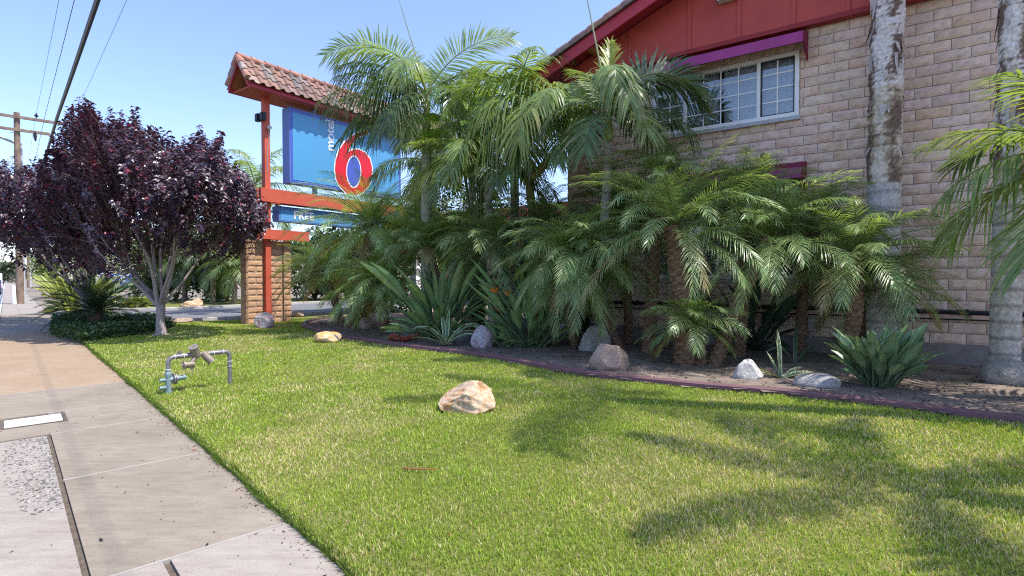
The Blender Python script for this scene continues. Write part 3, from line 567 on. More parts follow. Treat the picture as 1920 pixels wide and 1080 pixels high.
# ------------------------------------------------------------------ plants: generators
UPZ = np.array((0, 0, 1.))
def lerp(a, b, t): return np.asarray(a, float) * (1 - t) + np.asarray(b, float) * t
def frond(q, base, az, e0, L, bend, nl=40, ll=.3, lw=.012, a0=70, a1=25, lift=.15, droop=.3, pet=.15, roll=0, rn=None, c1=(.05, .10, .03), c2=(.10, .17, .04), dry=.15, rach=(.20, .22, .06), seg=2, r0=.011, p=1.4, daz=0, tipw=.05, brown=(.35, .24, .12), alld=0):
    rn = rn or np.random.RandomState(0); n = 24; ts = np.linspace(0, 1, n); e = e0 - bend * ts ** p; azs = az + daz * ts
    T = np.stack([np.cos(e) * np.cos(azs), np.cos(e) * np.sin(azs), np.sin(e)], 1); P = np.asarray(base, float) + np.vstack([[0, 0, 0], np.cumsum((T[1:] + T[:-1]) / 2 * L / (n - 1), 0)])
    q.tube(P, np.linspace(r0, r0 * .18, n), 5, rach, cap=False)
    t = np.repeat(np.linspace(pet, .99, nl), 2) + rn.uniform(-.004, .004, nl * 2); t = np.clip(t, 0, 1); side = np.tile([1., -1.], nl)
    def it(A): return np.stack([np.interp(t, ts, A[:, k]) for k in range(3)], 1)
    Pb = it(P); Tb = it(T); Tb /= np.linalg.norm(Tb, axis=1)[:, None]; aa = np.interp(t, ts, azs)
    S = np.stack([np.sin(aa), -np.cos(aa), 0 * aa], 1); U = np.cross(S, Tb); cr, sr = math.cos(roll), math.sin(roll); S, U = S * cr + U * sr, U * cr - S * sr
    u = (t - pet) / (1 - pet); al = np.radians(a0 + (a1 - a0) * u) + rn.normal(0, .06, len(t)); ln = ll * np.clip(.35 + 1.0 * np.sin(np.pi * np.clip(u * .78 + .14, 0, 1)) ** .8 - .25, .15, 1.1) * rn.uniform(.88, 1.1, len(t))
    lf = lift + rn.normal(0, .07, len(t)); Dv = Tb * np.cos(al)[:, None] + S * (side * np.sin(al))[:, None] + U * lf[:, None]; Dv /= np.linalg.norm(Dv, axis=1)[:, None]
    W = Tb - (Tb * Dv).sum(1)[:, None] * Dv; W /= np.linalg.norm(W, axis=1)[:, None] + 1e-6
    dr = droop * rn.uniform(.6, 1.4, len(t)); pr = [.55, 1., .7, tipw] if seg == 3 else [.7, 1., tipw]; rows = []; cols = []
    u_ = rn.rand(len(t))[:, None]; C0 = lerp(c1, c2, u_); br = (rn.rand(len(t)) < dry)[:, None] * rn.rand(len(t), 1)
    for k in range(seg + 1):
        s = k / seg; pt = Pb + Dv * (ln * s * (1 - .3 * np.minimum(dr, 1.5) * s))[:, None] - UPZ * (dr * ln * s * s)[:, None]
        hw = W * (lw * .5 * pr[k]); rows += [pt - hw, pt + hw]; c = lerp(C0, np.tile(brown, (len(t), 1)), np.clip(br * (s ** 1.5) + alld, 0, 1)); cols += [c, c]
    m = 2 * (seg + 1); V = np.stack(rows, 1).reshape(-1, 3); C = np.stack(cols, 1).reshape(-1, 3); b = (np.arange(len(t)) * m)[:, None]
    q.add(V, np.concatenate([b + np.array([[2 * k, 2 * k + 1, 2 * k + 3, 2 * k + 2]]) for k in range(seg)]), C); return P
def knob_trunk(q, P, r0, r1, seed=0, c1=(.16, .10, .065), c2=(.30, .19, .12)):
    P = np.asarray(P, float); n = max(14, int(np.sum(np.linalg.norm(np.diff(P, axis=0), axis=1)) / .02)); ts = np.linspace(0, 1, len(P)); tt = np.linspace(0, 1, n); PP = np.stack([np.interp(tt, ts, P[:, k]) for k in range(3)], 1)
    rn = np.random.RandomState(seed); seg = 18; r = np.linspace(r0, r1, n); C = np.zeros((n, seg, 3))
    for i in range(n):
        for j in range(seg): C[i, j] = lerp(c1, c2, rn.rand() * .5 + .5 * (((i + (j // 2) * 3) % 5) < 2))
    q.tube(PP, r, seg, C, rf=lambda i, a: 1 + .26 * ((np.cos(a * 6 + i * 1.15) > .2) * ((i % 3) > 0)) + rn.uniform(-.06, .06, seg))
PYG = dict(c1=(.12, .24, .10), c2=(.40, .52, .24))
def pygmy(label, px, py, Y, base_px=None, base=None, rad=1.1, n=44, seed=0, az0=0, tr=.075, bright=1.0, emin=-22, lean=None, yel=0, scale_l=1.0, group='pygmy date palms in the bed'):
    rn = np.random.RandomState(seed); C = D(px, py, Y); B = G(*base_px) if base_px else np.array(base, float); B = np.array((B[0], B[1], .03))
    t = thing('date_palm', label, 'palm tree', B, group=group); q = MB(); mid = (B + C) / 2 - B; mid[:2] += (rn.rand(2) - .5) * .12
    top = C - B; knob_trunk(q, [(0, 0, -.05), mid * .5 + (0, 0, -.02), mid, top * .8, top], tr * 1.15, tr, seed); obj('trunk', q, M_bark, t)
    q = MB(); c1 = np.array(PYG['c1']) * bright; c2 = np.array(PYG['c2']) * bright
    for i in range(n):
        f = i / (n - 1); e0 = R(82) + (R(emin) - R(82)) * f ** .95 + rn.normal(0, .08); az = az0 + i * 2.39996 + rn.normal(0, .12); L = rad * (1.02 if f > .12 else .62) * rn.uniform(.88, 1.1)
        y_ = (1 - f) * .5 + yel; cc1 = lerp(c1, (.11, .19, .03), min(1, y_)); cc2 = lerp(c2, (.24, .33, .06), min(1, y_)); old = f > .93 and rn.rand() < .5
        frond(q, top + rn.normal(0, .02, 3), az, e0, L, R(66 - 24 * f) + rn.normal(0, .12) + .12, int(38 * scale_l), .26 * scale_l, .0095, 62, 22, .12 + rn.normal(0, .08), .30, .14, rn.normal(0, .25), rn, cc1, cc2, .22, rach=(.22, .26, .09) if not old else (.4, .27, .1), r0=.009, daz=rn.normal(0, .18), alld=.75 if old else 0, brown=(.42, .33, .17))
    for i in range(26):     # old leaf bases
        a = i * 2.4; p0 = top + (0, 0, -.12 - .1 * rn.rand()); d = np.array((math.cos(a), math.sin(a), .9)); q.tube([p0 + d * .05, p0 + d * .12], [.018, .008], 5, (.30, .17, .08))
    obj('crown', q, M_leaf, t); return t
def ring_trunk(q, P, r0, r1, peel_from=None, seed=0, cols=((.50, .47, .44), (.20, .165, .145)), step=.03, ring=.02):
    P = np.asarray(P, float); Ln = np.sum(np.linalg.norm(np.diff(P, axis=0), axis=1)); n = int(Ln / step); tt = np.linspace(0, 1, n); ts = np.linspace(0, 1, len(P)); PP = np.stack([np.interp(tt, ts, P[:, k]) for k in range(3)], 1); rn = np.random.RandomState(seed); seg = 40; C = np.zeros((n, seg, 3)); r = np.linspace(r0, r1, n).copy()
    r[:int(.35 / step)] *= np.linspace(1.07, 1, int(.35 / step)) if n > .35 / step else 1
    for i in range(n):
        band = (i % 5 == 0); z = PP[i][2]
        c = lerp(cols[0], cols[1], .8 * band + .2 * rn.rand())
        for j in range(seg): C[i, j] = c * rn.uniform(.82, 1.15)
        if peel_from and z > peel_from[0]:
            for j in range(seg):
                v = 1.2 * math.sin(j * .55 + .5 * math.sin(i * .21)) + math.sin(j * .3 - i * .22 + seed) + rn.normal(0, .45) - (.9 if i % 5 == 0 else 0)
                C[i, j] = (.66, .56, .44) if v > .2 else ((.42, .32, .21) if v > -.7 else (.2, .14, .10))
                if peel_from[1] < z: C[i, j] = (.74, .66, .60) if v > -.5 else ((.52, .42, .35) if v > -.9 else (.2, .13, .10))
    q.tube(PP, r, seg, C, rf=lambda i, a: 1 + (ring if i % 5 == 0 else 0) + rn.uniform(-.008, .008, seg) + ((.05 * np.sin(a * 3 + i * .35) + rn.uniform(-.05, .05, seg)) if peel_from and PP[i][2] > peel_from[0] else 0))
    if peel_from:   # loose husk strips and fibres
        for k in range(190):
            i = rn.randint(0, n); z = PP[i][2]
            if z < peel_from[0]: continue
            a = rn.rand() * 6.283; d = np.array((math.cos(a), math.sin(a), 0)); tn = np.array((-d[1], d[0], 0)); p0 = PP[i] + d * r[i] * 1.03; w_ = rn.uniform(.012, .05); h = rn.uniform(.05, .28) * (1.6 if z > peel_from[1] else .55); o = rn.uniform(.0, .05)
            c = np.array([(.55, .48, .43), (.42, .33, .24), (.2, .13, .09)][rn.choice(3, p=[.5, .3, .2])])
            V = [p0 - tn * w_, p0 + tn * w_, p0 + tn * w_ * .7 + d * o * .5 - UPZ * h * .5, p0 - tn * w_ * .7 + d * o * .5 - UPZ * h * .5, p0 + tn * w_ * .2 + d * o * 1.6 - UPZ * h, p0 - tn * w_ * .3 + d * o * 1.6 - UPZ * h]
            q.add(V, [(0, 1, 2, 3), (3, 2, 4, 5)], c)
KG = dict(c1=(.075, .15, .045), c2=(.16, .26, .075))
def kfrond(t, base, az, e0, L, bend, seed, ll=.55, droop=.35, lift=.1, nl=44, roll=0, lw=.028, dry=.2, c=None, a0=75, a1=28, pet=.12, daz=0, alld=0, p=1.4):
    q = MB(); rn = np.random.RandomState(seed); c1, c2 = c or (KG['c1'], KG['c2'])
    frond(q, base, az, R(e0), L, R(bend), nl, ll, lw, a0, a1, lift, droop, pet, roll, rn, c1, c2, dry, rach=(.24, .26, .08), seg=3, r0=.018, daz=daz, alld=alld, p=p, brown=(.42, .33, .20)); return obj('frond', q, M_leaf, t)

# rock builder -------------------------------------------------------------
def rock(label, px, py, w, h, mat, seed, dep=None, n_cut=9, rough=.06, sub=4, round_=0, cuts=()):
    import bmesh
    c = G(px, py); Yv = c[1]; s = Yv / F; W_ = w * s / 2; Hh = h * s; dep = (dep or .8) * W_
    rn = np.random.RandomState(seed); bm = bmesh.new(); bmesh.ops.create_icosphere(bm, subdivisions=sub, radius=1)
    V = np.array([v.co[:] for v in bm.verts]); nrm = V.copy()
    for k in range(n_cut):
        d = rn.normal(0, 1, 3); d[2] = abs(d[2]) * .8; d /= np.linalg.norm(d); o_ = rn.uniform(.58, .88) + round_ * .15; pr = V @ d; V = V - np.maximum(pr - o_, 0)[:, None] * d
    for d, o_ in cuts:
        d = np.array(d, float); d /= np.linalg.norm(d); V = V - np.maximum(V @ d - o_, 0)[:, None] * d
    ns = sum(a * np.sin(nrm @ rn.normal(0, f, 3) + rn.rand() * 6) for a, f in ((.5, 2.5), (.35, 5), (.25, 9), (.2, 15), (.15, 24))); V = V * (1 + rough * ns)[:, None]; V += (rough * .5) * np.round(np.sin(V @ rn.normal(0, 6, 3)) * 2)[:, None] * nrm * .3
    V -= (V.max(0) + V.min(0)) / 2; V /= (V.max(0) - V.min(0)) / 2
    V[:, 2] = V[:, 2] * .5 + .5; V = V * np.array((W_, dep, Hh * 1.18)); V[:, 2] -= Hh * .16
    for v, p in zip(bm.verts, V): v.co = p
    me = bpy.data.meshes.new('rock'); bm.to_mesh(me); bm.free(); me.materials.append(mat); o = bpy.data.objects.new('rock', me); COL.objects.link(o); o.location = (c[0], c[1] + dep * .8, .01); tag(o, label, 'rock', 'landscape rocks'); return o
RK_or = mk_rock('rock_orange', [(.16, .11, .08), (.50, .27, .12), (.58, .46, .33), (.45, .24, .10), (.60, .53, .43)], 5)
RK_yel = mk_rock('rock_yellow', [(.30, .15, .05), (.62, .36, .10), (.60, .50, .36), (.50, .26, .07)], 6)
RK_pur = mk_rock('rock_purple', [(.20, .12, .13), (.48, .44, .47), (.30, .19, .18), (.55, .52, .54)], 4)
RK_gr = mk_rock('rock_granite', [(.28, .26, .24), (.42, .40, .375), (.50, .47, .43)], 5, .45)
RK_br = mk_rock('rock_brown', [(.26, .17, .13), (.42, .31, .24), (.33, .24, .2), (.52, .44, .38)], 5)
RK_dk = mk_rock('rock_dark', [(.12, .11, .12), (.2, .19, .2), (.26, .24, .25)], 5)
RK_wh = mk_rock('rock_white', [(.36, .33, .29), (.52, .50, .47), (.46, .42, .36)], 6)
rock('angular orange and cream rock alone on the open lawn', 873, 780, 112, 56, RK_or, 12, .75, 3, .05, 5, 0, [((.8, -.35, .5), .55), ((-.8, -.25, .75), .42), ((-.3, -1, .05), .55), ((.1, -.8, .75), .62), ((.1, .1, 1), .86), ((.95, .1, .1), .8)])
rock('flat yellow banded rock on the lawn at the far corner of the bed', 608, 645, 52, 20, RK_yel, 21, .8, 8)
rock('pinkish grey rock leaning at the foot of the block pier', 493, 617, 38, 30, RK_pur, 5, .8, 9)
rock('upright white and maroon angular rock beside the striped agave', 904, 656, 46, 44, RK_pur, 33, .7, 10, .03)
rock('low dark grey boulder half hidden behind the white and maroon rock', 868, 646, 40, 26, RK_dk, 8, .8, 4, .03, 4, 1)
rock('grey speckled boulder behind the brown rock', 1118, 665, 64, 52, RK_gr, 41, .8, 7, .03)
rock('large brown veined rock against the edging', 1146, 703, 80, 54, RK_br, 17, .75, 9, .05)
rock('whitish wedge rock beside the small agave under the leaning palm', 1408, 720, 56, 42, RK_wh, 25, .8, 8, .04)
rock('low rounded granite rock near the edging', 1546, 738, 88, 32, RK_gr, 29, .7, 3, .03, 4, 1)
rock('rounded granite boulder cut by the right frame edge', 1912, 734, 84, 56, RK_gr, 37, .8, 3, .03, 4, 1)
rock('brown rock right of the pier at the driveway edge', 552, 596, 28, 14, RK_br, 51, .8, 7)
rock('pale rock under the left palm cluster', 684, 622, 30, 26, RK_br, 55, .8, 7)
rock('second dark rock by the red succulent', 768, 636, 30, 20, RK_dk, 58, .8, 5)
rock('flat orange rock on the far lawn beyond the driveway', 350, 577, 36, 12, RK_or, 61, .8, 6)
rock('upright orange rock on the far lawn beyond the driveway', 366, 576, 20, 16, RK_or, 64, .8, 6)
rock('flat grey-brown rock by the driveway kerb behind the purple tree', 330, 607, 44, 9, RK_br, 66, .8, 6)

# ------------------------------------------------------------------ pygmy date palms
pygmy('tall full date palm of the left group with pale arching fronds', 698, 428, 12.7, (655, 620), rad=1.95, n=92, seed=1, tr=.10, bright=1.7, yel=.2, scale_l=1.25)  # leaf colour raised to offset the shade this palm stands in
pygmy('rear date palm of the left group over the sign foot', 775, 440, 13.2, (668, 616), rad=1.62, n=61, seed=2, tr=.09, bright=1.1, scale_l=1.2)
pygmy('short date palm with orange-brown trunk at the front of the left group', 712, 535, 11.4, (722, 628), rad=1.19, n=65, seed=3, tr=.09, bright=1.3, yel=.1, scale_l=1.2)
pygmy('low shaded date palm hanging beside the pier', 605, 505, 13.6, (640, 612), rad=1.30, n=57, seed=4, tr=.08, bright=.9, scale_l=1.2)
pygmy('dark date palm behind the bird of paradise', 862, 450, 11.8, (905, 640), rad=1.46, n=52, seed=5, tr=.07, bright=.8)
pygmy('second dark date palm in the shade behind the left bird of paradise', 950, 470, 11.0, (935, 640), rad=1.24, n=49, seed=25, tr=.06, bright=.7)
pygmy('largest date palm in the middle of the bed under the upper window', 1262, 425, 7.6, (1283, 690), rad=1.62, n=61, seed=6, tr=.105, bright=1.35, yel=.12)
pygmy('date palm with long hanging fronds left of the largest one', 1085, 480, 8.3, (1168, 660), rad=1.30, n=57, seed=7, tr=.06, bright=.95, emin=-50)
pygmy('knee-high date palm in front of the largest one', 1296, 606, 7.3, (1312, 688), rad=0.71, n=36, seed=8, tr=.085, bright=1.15, scale_l=.85)
pygmy('bright date palm on a trunk leaning right past the ground-floor window', 1440, 450, 7.5, (1338, 690), rad=1.40, n=57, seed=9, tr=.075, bright=1.25, yel=.22)
pygmy('date palm with upright knobbly trunk beside the broadleaf clump', 1606, 480, 7.0, (1583, 693), rad=1.19, n=49, seed=10, tr=.075, bright=1.05)
pygmy('date palm close to the wall behind the upright one', 1645, 530, 7.6, (1610, 672), rad=1.03, n=37, seed=11, tr=.07, bright=.85)
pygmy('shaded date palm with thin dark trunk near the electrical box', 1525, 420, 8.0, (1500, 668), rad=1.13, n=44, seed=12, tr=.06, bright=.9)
pygmy('bright date palm behind the leaning one below the window', 1395, 375, 8.2, (1385, 672), rad=1.24, n=49, seed=15, tr=.07, bright=1.1, yel=.1)
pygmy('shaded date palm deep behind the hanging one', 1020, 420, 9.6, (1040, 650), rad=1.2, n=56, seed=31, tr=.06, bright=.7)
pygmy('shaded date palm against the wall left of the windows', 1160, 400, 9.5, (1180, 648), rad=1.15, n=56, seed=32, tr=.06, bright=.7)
pygmy('date palm in front of the slim green trunk, above the broad dark clump', 806, 465, 10.9, (846, 632), rad=1.1, n=60, seed=33, tr=.06, bright=1.0, emin=0)
pygmy('date palm with drooping fronds over the clump with two orange blooms', 1066, 478, 8.3, (1080, 655), rad=.95, n=66, seed=34, tr=.055, bright=.95, emin=-50)
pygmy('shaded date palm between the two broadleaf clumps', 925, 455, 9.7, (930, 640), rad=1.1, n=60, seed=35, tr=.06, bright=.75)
pygmy('date palm in front of the upper window with upright young fronds', 1238, 330, 8.4, (1215, 668), rad=1.08, n=36, seed=14, tr=.08, bright=1.0, yel=.15, emin=-25)

# ------------------------------------------------------------------ king palms
def king(label, crown, trunk_pts, r0, r1, seed, fr, shaft=True, peel=None, cols=((.40, .37, .34), (.24, .20, .175)), shaft_len=.8, spear=None):
    B = np.array(trunk_pts[0], float); B[2] = 0; t = thing('king_palm', label, 'palm tree', B, group='king palms around the motel'); C = np.asarray(crown, float) - B; q = MB()
    P = [np.asarray(p, float) - B for p in trunk_pts] + [C - (0, 0, shaft_len if shaft else 0)]; P[0][2] = -.05; ring_trunk(q, P, r0, r1, peel, seed, cols); obj('trunk', q, M_bark, t)
    if shaft:
        q = MB(); d = C - P[-1]; k = np.linspace(0, 1, 9)[:, None]; q.tube(P[-1] + d * k, np.interp(np.linspace(0, 1, 9), [0, .1, .5, 1], [r1, r1 * 1.12, r1 * .8, r1 * .45]), 14, (.26, .30, .07)); obj('crownshaft', q, colmat('crownshaft', .5, .4, 0, (.7, 1.3), 6), t, smooth=True)
    rn = np.random.RandomState(seed)
    for i, f in enumerate(fr):
        f = dict(f); kfrond(t, C + np.array((0, 0, -.05)) + rn.normal(0, .02, 3), R(f.pop('az')), f.pop('e'), f.pop('L'), f.pop('b'), seed * 50 + i, **f)
    if spear is not None:
        q = MB(); q.tube([C, C + np.array(spear) * .5, C + np.array(spear)], [.02, .014, .008], 6, (.36, .40, .22)); obj('spear_leaf', q, M_gloss, t)
    return t
GR = ((.14, .23, .07), (.29, .39, .13)); DK = ((.06, .12, .055), (.14, .22, .09)); YG = ((.16, .25, .05), (.30, .37, .10))
c1_ = D(800, 170, 11.2); b1_ = D(800, 600, 11.2); b1_[2] = 0
def kf(az, e, L, b, **k): return dict(az=az, e=e, L=L, b=b, **k)
king('king palm with slim green trunk rising in front of the big sign', c1_, [b1_, D(799, 400, 11.2)], .12, .095, 101, [
    kf(172, 62, 2.75, 90, droop=.25, ll=.72, lw=.034, c=GR, p=1.2, a0=85, a1=40, roll=1.15, nl=56), kf(188, 66, 2.3, 120, droop=.5, ll=.7, lw=.034, c=GR, nl=48), kf(10, 62, 2.35, 62, droop=.15, ll=.66, lw=.032, c=GR, a0=75, a1=35, roll=-1.1, nl=50),
    kf(176, 42, 2.1, 58, droop=.85, ll=.6, c=DK, nl=54), kf(186, 30, 1.9, 52, droop=.85, ll=.6, dry=.6, nl=54), kf(200, 5, 2.3, 60, droop=.9, ll=.55, c=DK, nl=50), kf(225, -25, 1.9, 45, droop=.6, ll=.6, c=DK), kf(240, -10, 1.7, 70, droop=.6, ll=.6, c=DK),
    kf(-10, 32, 1.9, 60, droop=.5, c=DK), kf(8, 12, 1.9, 75, droop=.8), kf(-60, 5, 1.7, 80, droop=.8), kf(-100, 40, 1.9, 120, droop=.6, c=GR), kf(150, 45, 2.1, 100, droop=.7, dry=.4), kf(95, 60, 1.9, 80), kf(110, 20, 1.9, 90), kf(60, 40, 1.9, 90), kf(35, -10, 1.6, 60, dry=.5),
    kf(250, -35, 1.6, 45, dry=.6, c=DK), kf(25, 45, 1.9, 70, droop=.4, c=DK), kf(165, 5, 2.1, 60, droop=.9, c=DK), kf(180, -12, 2.2, 40, droop=.9, ll=.6, c=DK), kf(195, 14, 2.3, 60, droop=.9, ll=.6, c=DK), kf(188, -20, 2.0, 40, droop=.8, ll=.6)], shaft_len=1.15, cols=((.36, .38, .27), (.24, .26, .18)), spear=D(748, 0, 10.9) - c1_)
c2_ = D(1060, 215, 9.75); b2_ = D(1006, 470, 9.75); b2_[2] = 0
king('king palm with long combed fronds arching over the middle of the bed', c2_, [b2_, D(1006, 470, 9.75), D(992, 340, 9.75)], .085, .07, 102, [
    kf(182, 52, 2.55, 118, droop=.8, ll=.85, lw=.036, c=GR, nl=54, lift=.25), kf(198, 30, 2.35, 120, droop=.9, ll=.8, lw=.036, c=GR, nl=54), kf(232, 22, 1.9, 120, droop=.7, ll=.68, lw=.034, c=YG, nl=50, dry=.5), kf(262, -15, 1.7, 60, droop=.6, ll=.5, lw=.03, dry=.6),
    kf(150, 74, 1.1, 50, ll=.4, dry=.95, alld=.45, c=YG), kf(170, 66, 2.2, 90, droop=.5, ll=.75, lw=.034, c=GR, nl=50), kf(210, 8, 2.0, 80, droop=.9, ll=.7, c=GR, nl=50), kf(222, -20, 1.9, 50, droop=.7, ll=.6, dry=.5), kf(190, -5, 2.2, 70, droop=1.0, ll=.7, nl=50),
    kf(100, 50, 1.8, 80, c=DK), kf(60, 20, 1.6, 80, c=DK), kf(160, 25, 2.0, 90), kf(-30, 20, 1.4, 90, c=DK), kf(215, -15, 1.6, 60, c=DK, dry=.5), kf(245, 40, 1.6, 130, ll=.6, c=GR, droop=.7), kf(280, 20, 1.4, 110, ll=.5, c=YG, droop=.7)], shaft_len=.5, cols=((.27, .25, .09), (.20, .17, .07)))
c3_ = D(1142, 205, 8.7); b3_ = D(1130, 500, 9.2); b3_[2] = 0
king('king palm with stiff fan of fronds beside the upper window', c3_, [b3_, D(1135, 400, 8.9)], .085, .07, 103, [
    kf(2, 62, 1.9, 130, droop=.2, ll=.75, lw=.042, c=DK, nl=54, lift=.2, a0=85, roll=-.9), kf(352, 45, 1.7, 110, droop=.5, ll=.65, lw=.042, c=DK, lift=.2), kf(80, 82, 1.35, 20, ll=.6, lw=.035, c=((.24, .31, .05), (.42, .46, .08)), a0=28, a1=12), kf(-95, 62, 1.6, 150, droop=.8, ll=.55, lw=.036, c=GR, dry=.4, nl=50), kf(-88, 40, 1.6, 120, droop=.8, ll=.5, lw=.036, c=GR, dry=.4, nl=50),
    kf(150, 45, 1.4, 80, ll=.65, lw=.042, c=GR, lift=.3, roll=.6), kf(115, 66, 1.3, 50, ll=.65, lw=.042, c=GR, lift=.2), kf(60, 60, 1.5, 60, ll=.65, lw=.042, c=GR, lift=.2), kf(-70, 5, 1.3, 80, c=GR, dry=.6), kf(-15, 10, 1.6, 80, c=DK, droop=.7), kf(10, -10, 1.6, 60, c=DK, droop=.7), kf(200, 20, 1.4, 100, c=DK), kf(240, -10, 1.4, 70, dry=.5)], shaft_len=.5, spear=D(1113, -30, 8.7) - c3_ - (.15, 0, 0))
c4_ = D(915, 310, 10.2); b4_ = D(925, 600, 10.2); b4_[2] = 0
king('smaller king palm with browned drooping fronds left of centre', c4_, [b4_], .08, .07, 104, [
    kf(175, 28, 1.7, 100, droop=.7, c=YG, dry=.85, ll=.5), kf(200, 10, 1.8, 75, droop=.8, c=YG, dry=.9, ll=.5), kf(165, 50, 1.7, 80, c=GR, ll=.6), kf(185, 40, 1.6, 60, c=GR, ll=.6), kf(225, 0, 1.5, 70, dry=.6), kf(120, 65, 1.6, 60, c=GR, lift=.3), kf(90, 75, 1.6, 40, c=GR),
    kf(20, 40, 1.6, 80, c=GR), kf(-80, 20, 1.5, 100, c=DK), kf(-30, 0, 1.5, 80, c=DK), kf(-110, 45, 1.5, 110, c=GR), kf(240, 30, 1.5, 110, c=GR), kf(0, 10, 1.5, 80)], shaft_len=.4)
rnk = np.random.RandomState(77)
def round_crown(n, L, seed, emin=-30, c=None, ll=.6, bb=85):
    rn = np.random.RandomState(seed); return [dict(az=float(i * 137.5 + rn.normal(0, 6)), e=float(78 - (78 - emin) * (i / (n - 1)) + rn.normal(0, 4)), L=L * rn.uniform(.9, 1.1), b=float(bb - 20 * i / n), droop=.55, ll=ll, lw=.036, c=c, dry=.2) for i in range(n)]
B5 = G(1655, 684); king('tall king palm with peeling papery bark beside the upper window wall', B5 + (-.15, .05, 9.0), [B5, B5 + (-.02, 0, 3), B5 + (.0, 0, 5), B5 + (-.08, 0, 7.5)], .205, .185, 105, round_crown(9, 1.9, 5, 5, bb=70), peel=(2.55, 3.9), cols=((.66, .61, .55), (.36, .31, .27)), shaft_len=.9)
B6 = G(1882, 716); king('tall king palm with ringed grey trunk near the right edge', B6 + (.1, .05, 10.4), [B6, B6 + (.03, 0, 3), B6 + (.06, 0, 5), B6 + (.08, 0, 8)], .145, .13, 106, round_crown(9, 1.9, 6, 5, bb=75), peel=(2.4, 2.7), cols=((.66, .60, .53), (.30, .255, .22)), shaft_len=.9)
B7 = np.array((5.95, 4.9, 0)); C7 = D(2080, 280, 5.0); king('low king palm just outside the right frame edge dipping its fronds into view', C7, [B7], .12, .10, 107, [
    dict(az=172, e=15, L=1.55, b=70, droop=.75, ll=.5, lw=.028, c=GR), dict(az=150, e=35, L=1.5, b=60, droop=.4, ll=.5, c=GR), dict(az=200, e=-20, L=1.7, b=50, droop=.5, c=GR), dict(az=185, e=55, L=1.4, b=60, c=GR), dict(az=165, e=-10, L=1.5, b=55, droop=.6, c=GR), dict(az=215, e=30, L=1.5, b=100), dict(az=100, e=40, L=1.6, b=80), dict(az=40, e=50, L=1.6, b=90), dict(az=-10, e=20, L=1.6, b=90), dict(az=-60, e=40, L=1.6, b=90), dict(az=260, e=10, L=1.6, b=80), dict(az=130, e=-5, L=1.5, b=60)], shaft_len=.4)
B8 = np.array((5.0, 4.3, 0)); king('tall king palm standing off the right side and shading the lawn', B8 + (-.4, -.1, 7.6), [B8, B8 + (-.2, .0, 3)], .17, .14, 108, [dict(f_, lw=.03, ll=.5, nl=40) for f_ in round_crown(8, 2.3, 8, 5)], shaft_len=.8)
B8 = np.array((4.9, 2.2, 0)); king('second tall king palm off the right side nearer the viewer', B8 + (-.3, .1, 4.8), [B8, B8 + (-.2, .05, 3)], .15, .12, 118, [dict(f_, nl=44, lw=.03, ll=.32, droop=.25) for f_ in round_crown(9, 1.9, 9, 0)], shaft_len=.8)
for k_, (px, py, Y, L_, cc_, lab_) in enumerate(((885, 250, 12.0, 1.9, GR, 'mid-height king palm filling the gap right of the slim green trunk'), (965, 195, 10.6, 1.7, GR, 'king palm with upright fronds behind the combed palm'))):
    C_ = D(px, py, Y); b_ = C_ * (1, 1, 0); king(lab_, C_, [b_], .09, .08, 120 + k_, round_crown(11, L_, 120 + k_, -25, cc_), shaft_len=.5)
B9 = D(478, 345, 19); b9 = B9.copy(); b9[2] = 0; king('king palm far behind the sign post', B9, [b9], .14, .11, 109, round_crown(13, 2.3, 9, -20, GR), shaft_len=.8)
b10 = D(800, 400, 14.8); b10[2] = 0; king('dark king palm behind the slim green trunk', D(812, 300, 14.8), [b10], .12, .1, 110, round_crown(18, 2.1, 10, -30, DK), shaft_len=.8)

